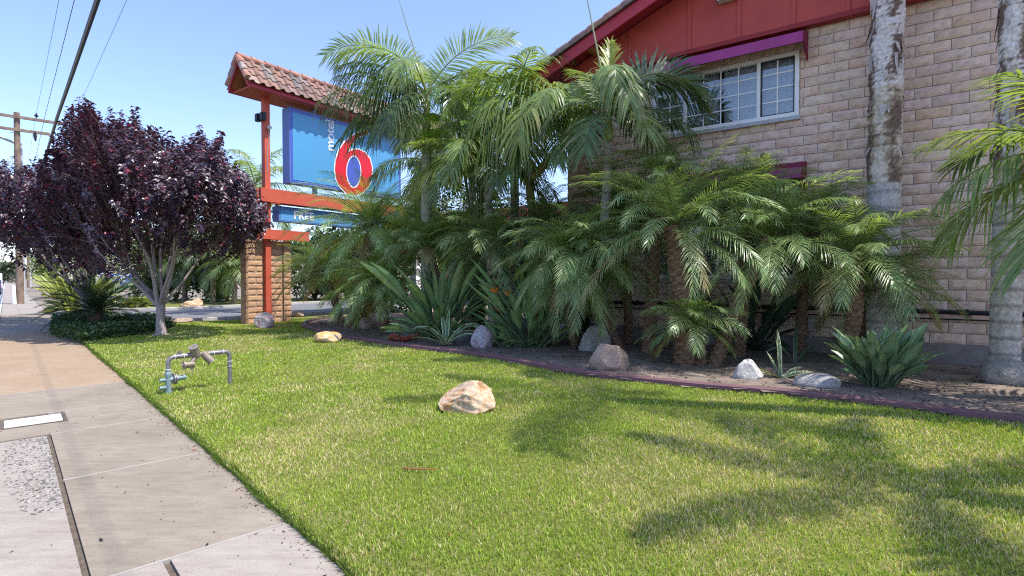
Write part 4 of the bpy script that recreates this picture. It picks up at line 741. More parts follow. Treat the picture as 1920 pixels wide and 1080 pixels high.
# ------------------------------------------------------------------ broadleaf clumps
def blade(q, base, az, e0, L, bend, w, c1, c2, rn, fold=.25, split=0, stalk=.45, n=11, stripe=None, curl=0, prof=None, tipup=0):
    ts = np.linspace(0, 1, n); e = e0 - bend * ts ** 1.6 + curl * ts ** 3; T = np.stack([np.cos(e) * math.cos(az), np.cos(e) * math.sin(az), np.sin(e)], 1); P = np.asarray(base, float) + np.vstack([[0, 0, 0], np.cumsum((T[1:] + T[:-1]) / 2 * L / (n - 1), 0)])
    rl = rn.normal(0, .5); S0_ = np.array((math.sin(az), -math.cos(az), 0)); S = np.tile(S0_, (n, 1)); U = np.cross(S, T); S, U = S * math.cos(rl) + U * math.sin(rl), U * math.cos(rl) - S * math.sin(rl)
    u = np.clip((ts - stalk) / (1 - stalk), 0, 1); wd = w * (np.interp(u, [0, .15, .38, .6, .8, .93, 1], [0, .55, 1, .95, .62, .25, 0]) if prof is None else np.interp(ts, *prof)); wd = np.maximum(wd, .006 if stalk > 0 else .002); k = rn.rand(); c = lerp(c1, c2, k)
    cc = lerp(c, np.array(c2) * 1.5, .5)
    if stripe is None:
        V = np.stack([P - S * wd[:, None] / 2 + U * (wd * fold)[:, None], P, P + S * wd[:, None] / 2 + U * (wd * fold)[:, None]], 1); C = np.stack([np.tile(c, (n, 1)), np.tile(cc, (n, 1)), np.tile(c * .93, (n, 1))], 1); m = 3
    else:
        V = np.stack([P + S * wd[:, None] * o + U * (wd * fold * abs(o) * 2)[:, None] for o in (-.5, -.24, 0, .24, .5)], 1); C = np.stack([np.tile(stripe, (n, 1))] + [np.tile(c, (n, 1))] * 3 + [np.tile(stripe, (n, 1))], 1); m = 5
    if split:
        Vn = []; Fn = []; Cn = []
        for i in range(n - 1):
            if u[i + 1] <= 0: pass
            for sd in (0, 2):
                a, b = V[i, sd], V[i + 1, sd]; g = rn.uniform(0, .03) if u[i] > .05 else 0; dd = -UPZ * rn.uniform(0, .05) * (wd[i] > .05); bi = len(Vn); Vn += [V[i, 1], V[i + 1, 1], b * (1 - g * 3) + V[i, sd] * g * 3 + dd, a + dd]; Fn.append((bi, bi + 1, bi + 2, bi + 3)); Cn += [cc, cc, c, c]
        q.add(Vn, Fn, np.array(Cn))
    else:
        i, j = np.meshgrid(np.arange(n - 1), np.arange(m - 1), indexing='ij'); q.add(V.reshape(-1, 3), np.stack([i * m + j, i * m + j + 1, (i + 1) * m + j + 1, (i + 1) * m + j], -1).reshape(-1, 4), C.reshape(-1, 3))
    if stalk > .1: q.tube(P[:int(n * stalk) + 2], .008, 4, c * .8, cap=False)
def strelitzia(label, px, py, w_px, h_px, n, seed, c1=(.09, .18, .08), c2=(.21, .32, .14), flowers=(), grp='bird of paradise clumps', Yadd=.25, low=0, leafw=.165, emin=25):
    B = G(px, py); B[1] += Yadd; s = B[1] / F; rad = w_px * s / 2; Hh = h_px * s; rn = np.random.RandomState(seed); t = thing('bird_of_paradise_plant', label, 'plant', (B[0], B[1], .02), group=grp); q = MB()
    for i in range(n):
        az = rn.uniform(0, 2 * math.pi); f = rn.rand() ** .8; e0 = R(88 - (88 - emin) * f + rn.normal(0, 4)); L = (Hh / max(.5, math.sin(e0)) if f < .5 else rad / max(.45, math.cos(e0))) * rn.uniform(.6, 1.05); L = min(L, Hh * 1.25 + .1)
        r_ = rn.rand() * rad * .28; blade(q, (math.cos(az) * r_, math.sin(az) * r_, 0), az + rn.normal(0, .4), e0, L, R(rn.uniform(5, 40)), leafw * rn.uniform(.7, 1.15) * min(1.2, L / .7 + .2), c1, c2, rn, fold=.16, stalk=.48, n=10)
    obj('leaves', q, M_gloss, t)
    for fx, fy in flowers:
        p = D(fx, fy, B[1] - .25) - np.array((B[0], B[1], .02)); q = MB(); q.tube([(p[0] * .5, p[1] * .3, .1), p - (0, 0, .06), p], .007, 5, (.10, .16, .06))
        for a in range(5): d = np.array((math.cos(a * .5 - 2.6) * .6, -.1, .55 + .25 * math.sin(a * 2.))) ; d /= np.linalg.norm(d); e = np.cross(d, (0, 1, 0)); q.add([p, p + d * .06 + e * .014, p + d * .13, p + d * .06 - e * .014], [(0, 1, 2, 3)], (.85, .22, .02))
        q.add([p - (.02, 0, .01), p + (.16, 0, .03), p + (0, 0, .02)], [(0, 1, 2)], (.35, .15, .08)); obj('flower', q, colmat('petal', .5, .3, .2, tcol=(1.2, 1, .8)), t)
    return t
strelitzia('broad dark clump with one orange bloom left of the middle', 826, 642, 205, 165, 120, 1, Yadd=.1, leafw=.12, flowers=[(836, 520)])
strelitzia('clump with two orange blooms beside the hanging palm fronds', 995, 655, 200, 175, 95, 2, leafw=.115, Yadd=.0, flowers=[(927, 550), (952, 555)])
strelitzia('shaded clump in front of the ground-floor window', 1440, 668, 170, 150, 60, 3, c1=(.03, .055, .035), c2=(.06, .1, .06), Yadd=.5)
strelitzia('neat grey-green clump standing alone near the right palm trunk', 1666, 740, 138, 112, 125, 4, c1=(.09, .16, .075), c2=(.21, .30, .15), Yadd=.15, leafw=.10, emin=48)
strelitzia('low leafy clump beside the upright white rock', 945, 662, 60, 40, 14, 6, Yadd=.5)
# giant bird of paradise
B = D(905, 600, 10.8); B[2] = 0; t = thing('giant_bird_of_paradise', 'tall banana-like plant with torn bright green leaves between the palms', 'plant', B); q = MB(); rn = np.random.RandomState(2)
for (sx, sy), az, e0, L, b in (((860, 235), 155, 28, 1.15, 55), ((880, 215), 140, 62, 1.0, 45), ((895, 225), 60, 75, 1.0, 30), ((905, 205), 25, 70, 1.0, 50), ((860, 255), 200, 5, 1.0, 50), ((920, 230), 100, 80, .95, 20), ((890, 260), 215, -15, .9, 40), ((870, 215), 165, 70, .9, 60), ((900, 250), 250, 20, .9, 60)):
    p = D(sx, sy, 10.6) - B; blade(q, p, R(az), R(e0), L, R(b), .34, (.13, .24, .035), (.22, .36, .06), rn, fold=.12, split=1, stalk=.08, n=15); q.tube([(p[0] * .15, p[1] * .1, .0), (p[0] * .4, 0, p[2] * .5), p], .02, 6, (.16, .22, .07), cap=False)
obj('leaves', q, M_gloss, t)
# agaves
def agave(label, px, py, specs, cat='agave', seed=0, dead=True, stripe=(.78, .78, .42), c=(.08, .17, .09)):
    B = G(px, py); rn = np.random.RandomState(seed); t = thing('variegated_agave', label, cat, (B[0], B[1], .03), group='striped agaves'); q = MB()
    for az, e0, L, b, w in specs: blade(q, (math.cos(R(az)) * .03, math.sin(R(az)) * .03, .02), R(az), R(e0), L * 1.15, R(b), w * 1.35, c, tuple(x * 1.3 for x in c), rn, fold=.18, stalk=0, n=16, stripe=stripe, prof=([0, .15, .5, .8, 1], [.9, .8, 1, .6, .02]))
    obj('leaves', q, M_gloss, t)
    if dead:
        q = MB()
        for i in range(16): a = i * 2.4; blade(q, (0, 0, .04), a, R(20), .15, R(60), .04, (.22, .17, .13), (.34, .27, .2), rn, stalk=0, n=5, prof=([0, 1], [1, .1]))
        obj('dead_leaves', q, colmat('dead_leaf', .9, .1), t)
agave('large striped agave with arching leaves in front of the broad clump', 836, 652, [(190, 62, .62, 95, .055), (172, 38, .62, 45, .055), (160, 72, .7, 110, .05), (200, 25, .55, 30, .05), (120, 82, .62, 30, .055), (75, 84, .58, 20, .055), (40, 76, .66, 45, .05), (15, 60, .75, 105, .05), (-5, 52, .7, 120, .055), (-20, 40, .62, 70, .05), (140, 60, .6, 120, .05), (250, 50, .4, 60, .05), (300, 60, .45, 70, .05), (60, 60, .7, 90, .045), (100, 70, .75, 130, .045)], seed=1)
agave('small sparse striped agave between the white and granite rocks', 1463, 716, [(175, 25, .42, 20, .045), (165, 18, .36, 25, .04), (92, 85, .42, 15, .035), (70, 72, .55, 30, .045), (5, 18, .34, 25, .045), (20, 30, .3, 30, .035), (110, 65, .3, 20, .03)], seed=2, dead=False, c=(.10, .17, .10))
agave('thin striped agave beside the brown rock', 1490, 690, [(200, 60, .5, 100, .04), (150, 70, .5, 90, .04), (60, 75, .6, 50, .04), (20, 50, .5, 70, .04)], seed=3, dead=False, c=(.05, .09, .05), stripe=(.16, .2, .1))
# red succulent
B = G(757, 645); t = thing('red_succulent', 'small red and green rosette succulent at the edging', 'plant', (B[0], B[1], .03)); q = MB(); rn = np.random.RandomState(9)
for k in range(11):
    o = np.array((rn.uniform(-.28, .24), rn.uniform(-.06, .2), rn.uniform(0, .08)))
    for i in range(12): a = i * 2.4; blade(q, o, a, R(25 + 4 * i), .10, R(20), .05, (.42, .06, .07), (.50, .16, .12) if rn.rand() < .7 else (.14, .2, .07), rn, stalk=0, n=5, fold=.15, prof=([0, .5, .85, 1], [.4, 1, .7, .1]))
obj('leaves', q, M_gloss, t)
# sago palm
B = G(180, 617); t = thing('sago_palm', 'low dark spreading sago palm under the purple tree', 'palm tree', (B[0], B[1], 0)); q = MB(); knob_trunk(q, [(0, 0, -.05), (0, 0, .2), (0, 0, .42)], .16, .13, 3); obj('trunk', q, M_bark, t); q = MB(); rn = np.random.RandomState(3)
for i in range(46):
    f = i / 45; frond(q, (0, 0, .42), i * 2.4 + rn.normal(0, .1), R(70 - 75 * f), 1.25 * rn.uniform(.85, 1.1), R(48 + 10 * rn.rand()), 60, .16, .010, 62, 40, .25, .05, .08, rn.normal(0, .15), rn, (.018, .04, .025), (.045, .085, .045), .03, rach=(.06, .09, .04), r0=.009)
obj('crown', q, M_leaf, t)

# ------------------------------------------------------------------ generic leafy masses
def leaf_cloud(q, pts, size, cols, rn, up=.3, asp=.5):
    n = len(pts); nrm = rn.normal(0, 1, (n, 3)); nrm[:, 2] = np.abs(nrm[:, 2]) + up; nrm /= np.linalg.norm(nrm, axis=1)[:, None]; a = rn.normal(0, 1, (n, 3)); a -= (a * nrm).sum(1)[:, None] * nrm; a /= np.linalg.norm(a, axis=1)[:, None]; b = np.cross(nrm, a)
    s = (size * rn.uniform(.6, 1.3, n))[:, None]; fo = nrm * s * .18
    V = np.stack([pts - a * s * .5, pts + b * s * asp * .5 + fo, pts + a * s * .5, pts - b * s * asp * .5 + fo], 1).reshape(-1, 3); k = rn.randint(0, len(cols), n); C = np.array(cols)[k] * rn.uniform(.7, 1.3, (n, 1)); C = np.repeat(C, 4, 0); i = (np.arange(n) * 4)[:, None]
    q.add(V, np.concatenate([i + np.array([[0, 1, 2]]), i + np.array([[0, 2, 3]])]), C)
rn = np.random.RandomState(6); P = [tuple(G(a, b)[:2]) for a, b in ((92, 632), (150, 646), (200, 638), (290, 628), (330, 614), (300, 603), (240, 600), (150, 600), (100, 604))]
x = rn.uniform(-14, -5, 90000); y = rn.uniform(9, 17, 90000); ok = inpoly(x, y, P); x = x[ok][:14000]; y = y[ok][:14000]; z = .02 + rn.rand(len(x)) * (.14 + .16 * vn(x, y, .35, 7)); q = MB(); leaf_cloud(q, np.stack([x, y, z], 1), .065, [(.03, .075, .02), (.05, .11, .03), (.09, .15, .04)], rn, .8, .8); tag(obj('ground_cover', q, M_gloss), kind='stuff')
# yellow-green border plants beyond the driveway, left
for k, (px, py, w_, h_, c1, c2, lab) in enumerate((
    (118, 590, 100, 80, (.14, .20, .04), (.30, .33, .07), 'yellow-green spiky clump beyond the driveway beside the pavement'),
    (150, 586, 110, 78, (.08, .14, .06), (.20, .27, .13), 'grey-green leafy clump behind the sago palm'),
    (92, 563, 60, 52, (.16, .22, .04), (.33, .36, .07), 'bright yellow clump furthest along the pavement'),
    (235, 582, 60, 26, (.14, .20, .05), (.26, .3, .08), 'yellow-green clump behind the small direction sign'))):
    strelitzia(lab, px, py, w_, h_, 90, 40 + k, c1, c2, grp='plants beyond the driveway', Yadd=.6, leafw=.16, emin=15, flowers=[(126, 512)] if k == 0 else ())
# hedge-like shrubs
def shrub(label, px, Y, w_px, top_py, bot_z, n, seed, cols, size=.09, name='shrub', dep=1.0, grp='shrubs and trees beyond the driveway', trunk=True):
    c = D(px, 519, Y); rn = np.random.RandomState(seed); W_ = w_px * Y / F / 2; top = D(px, top_py, Y)[2]; t = thing(name, label, 'tree' if 'tree' in name else 'shrub', (c[0], c[1], 0), group=grp); q = MB(); pts = []
    for k in range(26):
        a = rn.rand() * 6.28; r_ = math.sqrt(rn.rand()) * .8; cz = bot_z + (top - bot_z) * rn.uniform(.2, .85); m = n // 26; s_ = rn.uniform(.18, .34); d = rn.normal(0, 1, (m, 3)); d /= np.linalg.norm(d, axis=1)[:, None]; d *= (rn.rand(m, 1) ** .35)
        pts.append(np.array((math.cos(a) * r_ * W_, math.sin(a) * r_ * W_ * dep, cz)) + d * np.array((W_ * s_ * 1.4, W_ * s_ * 1.4 * dep, (top - bot_z) * s_)))
    leaf_cloud(q, np.vstack(pts), size, cols, rn); obj('crown', q, M_gloss, t)
    if trunk:
        q = MB()
        for k in range(5): a = k * 1.3; q.tube([(0, 0, -.05), (math.cos(a) * W_ * .2, math.sin(a) * W_ * .2, (bot_z + top) * .35), (math.cos(a) * W_ * .45, math.sin(a) * W_ * .45, (bot_z + top) * .62)], [.05, .035, .015], 6, (.2, .15, .11))
        obj('trunk', q, M_bark, t)
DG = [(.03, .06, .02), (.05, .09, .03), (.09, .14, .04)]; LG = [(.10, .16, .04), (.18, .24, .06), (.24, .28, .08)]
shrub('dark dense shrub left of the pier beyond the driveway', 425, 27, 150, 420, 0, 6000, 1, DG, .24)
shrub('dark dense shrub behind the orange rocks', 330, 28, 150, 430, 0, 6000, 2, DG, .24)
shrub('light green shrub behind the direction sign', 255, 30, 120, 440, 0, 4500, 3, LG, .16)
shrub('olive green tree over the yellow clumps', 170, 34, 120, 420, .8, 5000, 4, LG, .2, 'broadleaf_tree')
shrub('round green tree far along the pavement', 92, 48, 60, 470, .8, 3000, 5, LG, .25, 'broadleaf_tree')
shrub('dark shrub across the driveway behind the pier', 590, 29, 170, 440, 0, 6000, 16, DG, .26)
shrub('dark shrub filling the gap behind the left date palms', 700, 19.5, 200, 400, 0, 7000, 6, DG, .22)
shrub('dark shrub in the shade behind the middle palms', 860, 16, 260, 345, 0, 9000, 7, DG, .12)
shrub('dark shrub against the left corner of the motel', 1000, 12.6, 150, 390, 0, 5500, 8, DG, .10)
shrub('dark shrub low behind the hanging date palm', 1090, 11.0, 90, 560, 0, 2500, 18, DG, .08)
shrub('distant hazy green tree at the end of the street', 20, 120, 70, 492, 0, 2500, 9, [(.09, .12, .07), (.13, .16, .10)], .6, 'broadleaf_tree')
shrub('second distant green tree at the end of the street', -30, 110, 80, 490, 0, 2500, 10, [(.09, .12, .07), (.13, .16, .10)], .6, 'broadleaf_tree')
def bgpalm(label, px, py, Y, rad, n, seed, c1, c2, ll=.5, name='background_palm', lw=.03):
    C = D(px, py, Y); t = thing(name, label, 'palm tree', (C[0], C[1], 0), group='background palms'); q = MB(); q.tube([(0, 0, -.05), (0.05, 0, C[2] * .5), (0, 0, C[2])], [.14, .11, .1], 8, (.25, .2, .15)); obj('trunk', q, M_bark, t); rn = np.random.RandomState(seed); q = MB()
    for i in range(n): f = i / (n - 1); frond(q, (0, 0, C[2]), i * 2.4, R(80 - 105 * f), rad * rn.uniform(.85, 1.1), R(80), 26, ll, lw, 65, 25, .15, .4, .15, rn.normal(0, .2), rn, c1, c2, .15, r0=.02)
    obj('crown', q, M_leaf, t)
bgpalm('light green palm just left of the pier across the driveway', 438, 500, 24.5, 1.6, 26, 1, (.10, .17, .05), (.2, .28, .09))
bgpalm('dark palm behind the orange rocks across the driveway', 398, 480, 25.5, 1.8, 26, 2, (.05, .09, .04), (.1, .16, .06))
bgpalm('palm crown between the limbs of the purple tree', 345, 490, 27, 1.7, 24, 3, (.06, .10, .04), (.14, .2, .07))
bgpalm('tiny dark fan palm at the end of the street', 22, 502, 110, 1.6, 20, 4, (.04, .06, .03), (.07, .1, .05), .9, lw=.12)
B = G(407, 566); t = thing('blue_green_agave', 'pale green agave at the foot of the far shrubs', 'plant', (B[0], B[1], 0)); q = MB(); rn = np.random.RandomState(4)
for i in range(34): blade(q, (0, 0, .05), i * 2.4, R(80 - 70 * i / 34), 1.1, R(25), .13, (.12, .2, .11), (.2, .3, .17), rn, stalk=0, n=7, prof=([0, .4, 1], [.7, 1, .05]))
obj('leaves', q, M_gloss, t)
# far lawn strip beyond the driveway
fl = [tuple(p) for p in far_e[8:]]; sheet('far_lawn', fl + [(-7, 34), (-18, 30), (-19, 24)], .02, M_lawn)

# ------------------------------------------------------------------ purple plum trees
def plum(label, base, Yc, hd, prof_top, prof_bot, nshoot, seed, forks, lscale=1.0, spikes=()):
    B = np.asarray(base, float); rn = np.random.RandomState(seed); t = thing('purple_plum_tree', label, 'tree', (B[0], B[1], 0), group='purple-leaved plum trees'); fk = np.array((.0, 0, .62))
    xs_ = np.array([p[0] for p in prof_top]); tops = np.array([p[1] for p in prof_top]); xb = np.array([p[0] for p in prof_bot]); bots = np.array([p[1] for p in prof_bot]); xmin, xmax = xs_[0], xs_[-1]
    ends = []
    while len(ends) < nshoot:
        px = rn.uniform(xmin, xmax); dy = rn.uniform(-1, 1); lowp = rn.rand(); u = (px - (xmin + xmax) / 2) / ((xmax - xmin) / 2); rr = u * u + dy * dy
        if rr > 1.02: continue
        tp = np.interp(px, xs_, tops); bt = np.interp(px, xb, bots); f = rn.beta(1.3, 1.05); k = math.sqrt(max(0, 1 - dy * dy)); mid = tp * .45 + bt * .55
        py = bt + (tp - bt) * f
        if abs(dy) > .2: py = mid + (py - mid) * (.45 + .55 * k)
        if py > bt - (bt - tp) * .38 and dy < .15 and lowp < .75: continue
        ends.append(D(px, py, Yc + dy * hd) - B * (1, 1, 0))
    for px, py in spikes: ends += [D(px + rn.uniform(-3, 3), py + k * 14, Yc + rn.uniform(-.8, .2)) - B * (1, 1, 0) for k in range(4)]
    ends = np.array(ends); q = MB(); leaves = []; twig = MB()
    for E_ in ends:
        out = E_ - fk; out /= np.linalg.norm(out); up_ = np.clip((E_[2] - 1.5) / 2.5, .12, 1); d = out * .9 + np.array((0, 0, .75 * up_)) + rn.normal(0, .30, 3); d /= np.linalg.norm(d); L = rn.uniform(.30, .62) * lscale; S = E_ - d * L; n = int(25 * lscale ** .5); s = np.linspace(0.05, 1, n)[:, None]
        twig.tube([S - out * .18, S, E_], [.008, .005, .002], 4, (.13, .085, .075), cap=False)
        rad = rn.normal(0, 1, (n, 3)); rad -= (rad @ d)[:, None] * d; rad /= np.linalg.norm(rad, axis=1)[:, None]
        ld = rad * .8 + d * .45 - UPZ * .35; ld /= np.linalg.norm(ld, axis=1)[:, None]; ln = rn.uniform(.075, .125, n)[:, None]; b0 = S + d * L * s; c = np.cross(ld, d + rn.normal(0, .3, 3)); c /= np.linalg.norm(c, axis=1)[:, None]; nn = np.cross(c, ld)
        w_ = ln * .31; m_ = b0 + ld * ln * .5 ; tip = b0 + ld * ln - UPZ * ln * .25
        leaves.append(np.stack([b0, m_ + c * w_ + nn * ln * .1, tip, m_ - c * w_ + nn * ln * .1, m_], 1))
    V = np.concatenate(leaves); n = len(V); u = rn.rand(n, 1); C = lerp((.03, .017, .027), (.115, .065, .085), u); red = (rn.rand(n) < .06); C[red] = (.24, .03, .05); C = np.repeat(C[:, None], 5, 1).reshape(-1, 3); i = (np.arange(n) * 5)[:, None]
    q.add(V.reshape(-1, 3), np.concatenate([i + np.array([[0, 1, 4]]), i + np.array([[1, 2, 4]]), i + np.array([[2, 3, 4]]), i + np.array([[3, 0, 4]])]), C); obj('crown', q, M_plum, t); print('plum leaves', n)
    # trunk and limbs
    bk = MB(); rnb = rn; cb = (.36, .31, .285); bk.tube([(0, 0, -.08), (0, 0, .05), (-.01, 0, .3), (0, 0, .55), fk + (0, 0, .05)], [.15, .105, .085, .09, .08], 14, cb, rf=lambda i, a: 1 + .07 * np.sin(a * 4 + i) )
    for a in range(6): bk.tube([(0, 0, .06), (math.cos(a) * .1, math.sin(a) * .1, .03), (math.cos(a) * .26, math.sin(a) * .26, -.03)], [.05, .035, .012], 6, cb)
    tips = []
    for (px, py, dy, r_) in forks:
        e = D(px, py, Yc + dy) - B * (1, 1, 0); k = np.linspace(0, 1, 9)[:, None]; c_ = fk * (1 - k) + e * k; h = np.linalg.norm((e - fk)[:2]); c_[:, 2] += (np.sin(np.pi * k) * -.06 * h)[:, 0]; c_ += np.sin(k * 7 + px) * .025; bk.tube(c_, np.linspace(r_, r_ * .35, 9), 9, np.array(cb) * rnb.uniform(.85, 1.1)); tips.append((c_, r_))
    allp = np.vstack([c[3:] for c, _ in tips]); alld_ = np.vstack([np.gradient(c, axis=0)[3:] for c, _ in tips])
    for E_ in ends[rn.permutation(len(ends))[:230]]:
        dd = np.linalg.norm(allp - E_, axis=1) + 1.5 * np.maximum(0, allp[:, 2] - E_[2] + .2); j = dd.argmin(); p0 = allp[j]; mid = (p0 + E_) / 2 + alld_[j] / (np.linalg.norm(alld_[j]) + 1e-6) * .12 * dd[j]; kk = np.linspace(0, 1, 6)[:, None]; c_ = (1 - kk) ** 2 * p0 + 2 * kk * (1 - kk) * mid + kk ** 2 * E_; bk.tube(c_, np.linspace(.016, .004, 6), 5, (.22, .17, .155), cap=False)
    obj('trunk', bk, M_bark, t, smooth=True); obj('twigs', twig, M_bark, t)
top1 = [(60, 330), (95, 262), (115, 225), (135, 190), (150, 180), (170, 192), (190, 208), (205, 203), (225, 212), (250, 203), (270, 232), (292, 232), (310, 255), (345, 262), (376, 238), (392, 262), (412, 248), (425, 285), (455, 310), (480, 345), (507, 410)]
bot1 = [(60, 470), (120, 500), (200, 505), (260, 490), (330, 470), (400, 455), (450, 470), (480, 455), (507, 430)]
plum('purple-leaved plum tree with pale forked trunk in the lawn corner', G(302, 630), 11.6, 2.3, top1, bot1, 1550, 3,
     [(250, 395, -.9, .05), (262, 330, .3, .045), (215, 430, .6, .045), (175, 455, -.3, .04), (340, 400, .2, .045), (365, 360, -.5, .04), (415, 430, .3, .035), (310, 300, .6, .035), (330, 440, -1.0, .035), (150, 380, .3, .03)], spikes=[(150, 180), (170, 192), (205, 201), (252, 200), (345, 255), (376, 235), (412, 245), (310, 245), (228, 208), (125, 215)])
top2 = [(-120, 400), (-60, 310), (0, 290), (20, 287), (50, 300), (75, 285), (95, 290), (120, 285), (160, 280), (200, 300), (235, 350)]
bot2 = [(-120, 440), (-60, 455), (0, 480), (40, 478), (70, 500), (130, 520), (190, 515), (235, 480)]
plum('second purple-leaved plum tree behind the sago palm reaching over the pavement', G(162, 606), 14.0, 2.4, top2, bot2, 1050, 4, [(100, 440, -.4, .045), (150, 420, .3, .045), (190, 440, .2, .04), (60, 420, .2, .04), (20, 400, -.2, .035), (120, 380, .5, .04)], 1.15)

# ------------------------------------------------------------------ irrigation backflow assembly
def backflow():
    a = G(316, 741); b = G(431, 724); t = thing('backflow_preventer', 'small weathered brass and grey pipe loop with valves standing in the lawn', 'pipe assembly', a)
    br = flat('weathered_brass', (.26, .215, .17), .5, .25, 20, .4, .5, .35); gy = flat('galvanised_pipe', (.21, .20, .21), .45, .2, 20, .3, .5, .4); bl = flat('patina_blue', (.20, .28, .29), .6, .2, 15, .4, .4, .2)
    v = b - a; zt = .40; u = v / np.linalg.norm(v); nrm = np.array((u[1], -u[0], 0)); up = UPZ; r = .022
    def pp(s, z, o=0): return v * s + up * z + nrm * o
    def arc(c, d1, d2, R_, n=7): return [c + d1 * R_ * math.cos(x) + d2 * R_ * math.sin(x) for x in np.linspace(0, math.pi / 2, n)]
    q = MB(); e1 = arc(pp(0, zt - .06) + u * .06, -u, up, .06); q.tube([pp(0, .26)] + e1 + [pp(0, zt) + u * .10], r, 14); q.tube([pp(.05, zt) + u * .05, pp(0, zt) + u * .21], r * 1.22, 14); obj('left_elbow', q, gy, t, smooth=True)
    q = MB(); e2 = arc(pp(1, zt - .055) - u * .055, u, up, .055)[::-1]; q.tube([pp(1, zt) - u * .20] + e2 + [pp(1, .26)], r, 14); q.tube([pp(1, zt) - u * .22, pp(1, zt) - u * .09], r * 1.2, 14); q.tube([pp(1, .28), pp(1, -.02)], r, 14); q.tube([pp(1, .24), pp(1, .27)], r * 1.2, 14); obj('right_leg', q, gy, t, smooth=True)
    q = MB(); q.tube([pp(0, zt) + u * .19, pp(1, zt) - u * .2], r * 1.1, 14); c = pp(.50, zt); d1 = u * -.35 + up * .85 + nrm * .3; d1 /= np.linalg.norm(d1); q.tube([c - d1 * .03 - u * .04, c + d1 * .095 - u * .04], .046, 16); q.tube([c + d1 * .095 - u * .04, c + d1 * .105 - u * .04], .05, 16); d2 = u * .55 - up * .75 + nrm * .3; d2 /= np.linalg.norm(d2); q.tube([c + u * .04 - d2 * .02, c + u * .04 + d2 * .11], [.036, .044], 16); q.tube([c + u * .04 + d2 * .11, c + u * .04 + d2 * .125], .047, 16)
    d3 = -up * .9 - u * .3 + nrm * .2; d3 /= np.linalg.norm(d3); q.tube([c - u * .03, c - u * .07 + d3 * .10], .026, 12); p3 = c - u * .085 + d3 * .105; q.tube([p3 - u * .045, p3 + u * .05], [.036, .03], 14); q.tube([p3 - u * .055, p3 - u * .04], .045, 14); obj('check_valve', q, br, t, smooth=True)
    q = MB(); q.tube([p3 - u * .075, p3 - u * .055], .014, 8); q.tube([p3 + u * .03, p3 + u * .03 - up * .06], .016, 8); q.tube([pp(0, zt) + u * .11, pp(0, zt + .05) + u * .11], .008, 6); q.box(pp(0, zt + .045) + u * .11 - .018, pp(0, zt + .045) + u * .11 + (.018, .018, .01)); obj('test_cock', q, br, t)
    mt = flat('tape', (.7, .68, .62), .6, .1)
    for s_, z, along in ((0, .27, 0), (0, .235, 0), (1, .23, 0), (1, .285, 0)): q = MB(); q.tube([pp(s_, z), pp(s_, z + .006)], r * 1.28, 14); obj('tape_ring', q, mt, t)
    for s_ in (.10, .235, .80 - .08, .88): q = MB(); q.tube([pp(s_, zt), pp(s_, zt) + u * .006], r * 1.27, 14); obj('tape_ring', q, mt, t)
    q = MB(); q.tube([pp(0, -.02), pp(0, .27)], [.028, .027], 14); q.tube([pp(0, .02), pp(0, .05)], .036, 6); q.tube([pp(0, .20), pp(0, .235)], .034, 6)
    for z in (.085, .165): q.tube([pp(0, z) - u * .075, pp(0, z)], [.017, .02], 10); q.tube([pp(0, z) - u * .08, pp(0, z) - u * .06], .021, 6)
    q.tube([pp(0, .165), pp(0, .17) + u * .16], [.028, .027], 14); q.tube([pp(0, .168) + u * .16, pp(0, .168) + u * .18], .012, 8); obj('regulator_body', q, bl, t, smooth=True)
    q = MB(); q.tube([pp(0, .165) + u * .045, pp(0, .165) + u * .055], .058, 18); q.tube([pp(0, .165) + u * .06, pp(0, .165) + u * .072], .058, 18); obj('diaphragm_flange', q, gy, t)
backflow()
# fallen frond sheath and leaves
B = G(787, 890); t = MB(); t.tube([(-.13, .02, .035), (-.08, 0, .04), (0, -.01, .04), (.08, -.012, .04), (.12, -.02, .035)], [.002, .005, .005, .004, .001], 6, (.30, .10, .05)); o = obj('fallen_twig', t, colmat('stem', .7, .2), None); o.location = (B[0], B[1], 0); tag(o, 'thin reddish fallen palm stem lying on the grass', 'twig')
rn = np.random.RandomState(31); q = MB()
for i in range(900):
    s_ = rn.uniform(-3, 11); o_ = .0 + abs(rn.normal(0, .05)) if rn.rand() < .75 else rn.uniform(0, 1.1); p = ST(s_, o_, .003); r_ = rn.uniform(.002, .007); a_ = rn.rand() * 3.1; e = np.array((math.cos(a_), math.sin(a_), 0)) * r_ * 1.8; g = np.array((-math.sin(a_), math.cos(a_), 0)) * r_ * .6
    q.add([p + e, p + g, p - e, p - g, p + (0, 0, r_ * .5)], [(0, 1, 4), (1, 2, 4), (2, 3, 4), (3, 0, 4)], np.array((.12, .09, .06)) * rn.uniform(.4, 1.8))
tag(obj('pavement_litter', q, colmat('fine_litter', .9, .1)), kind='stuff')
rn = np.random.RandomState(12)
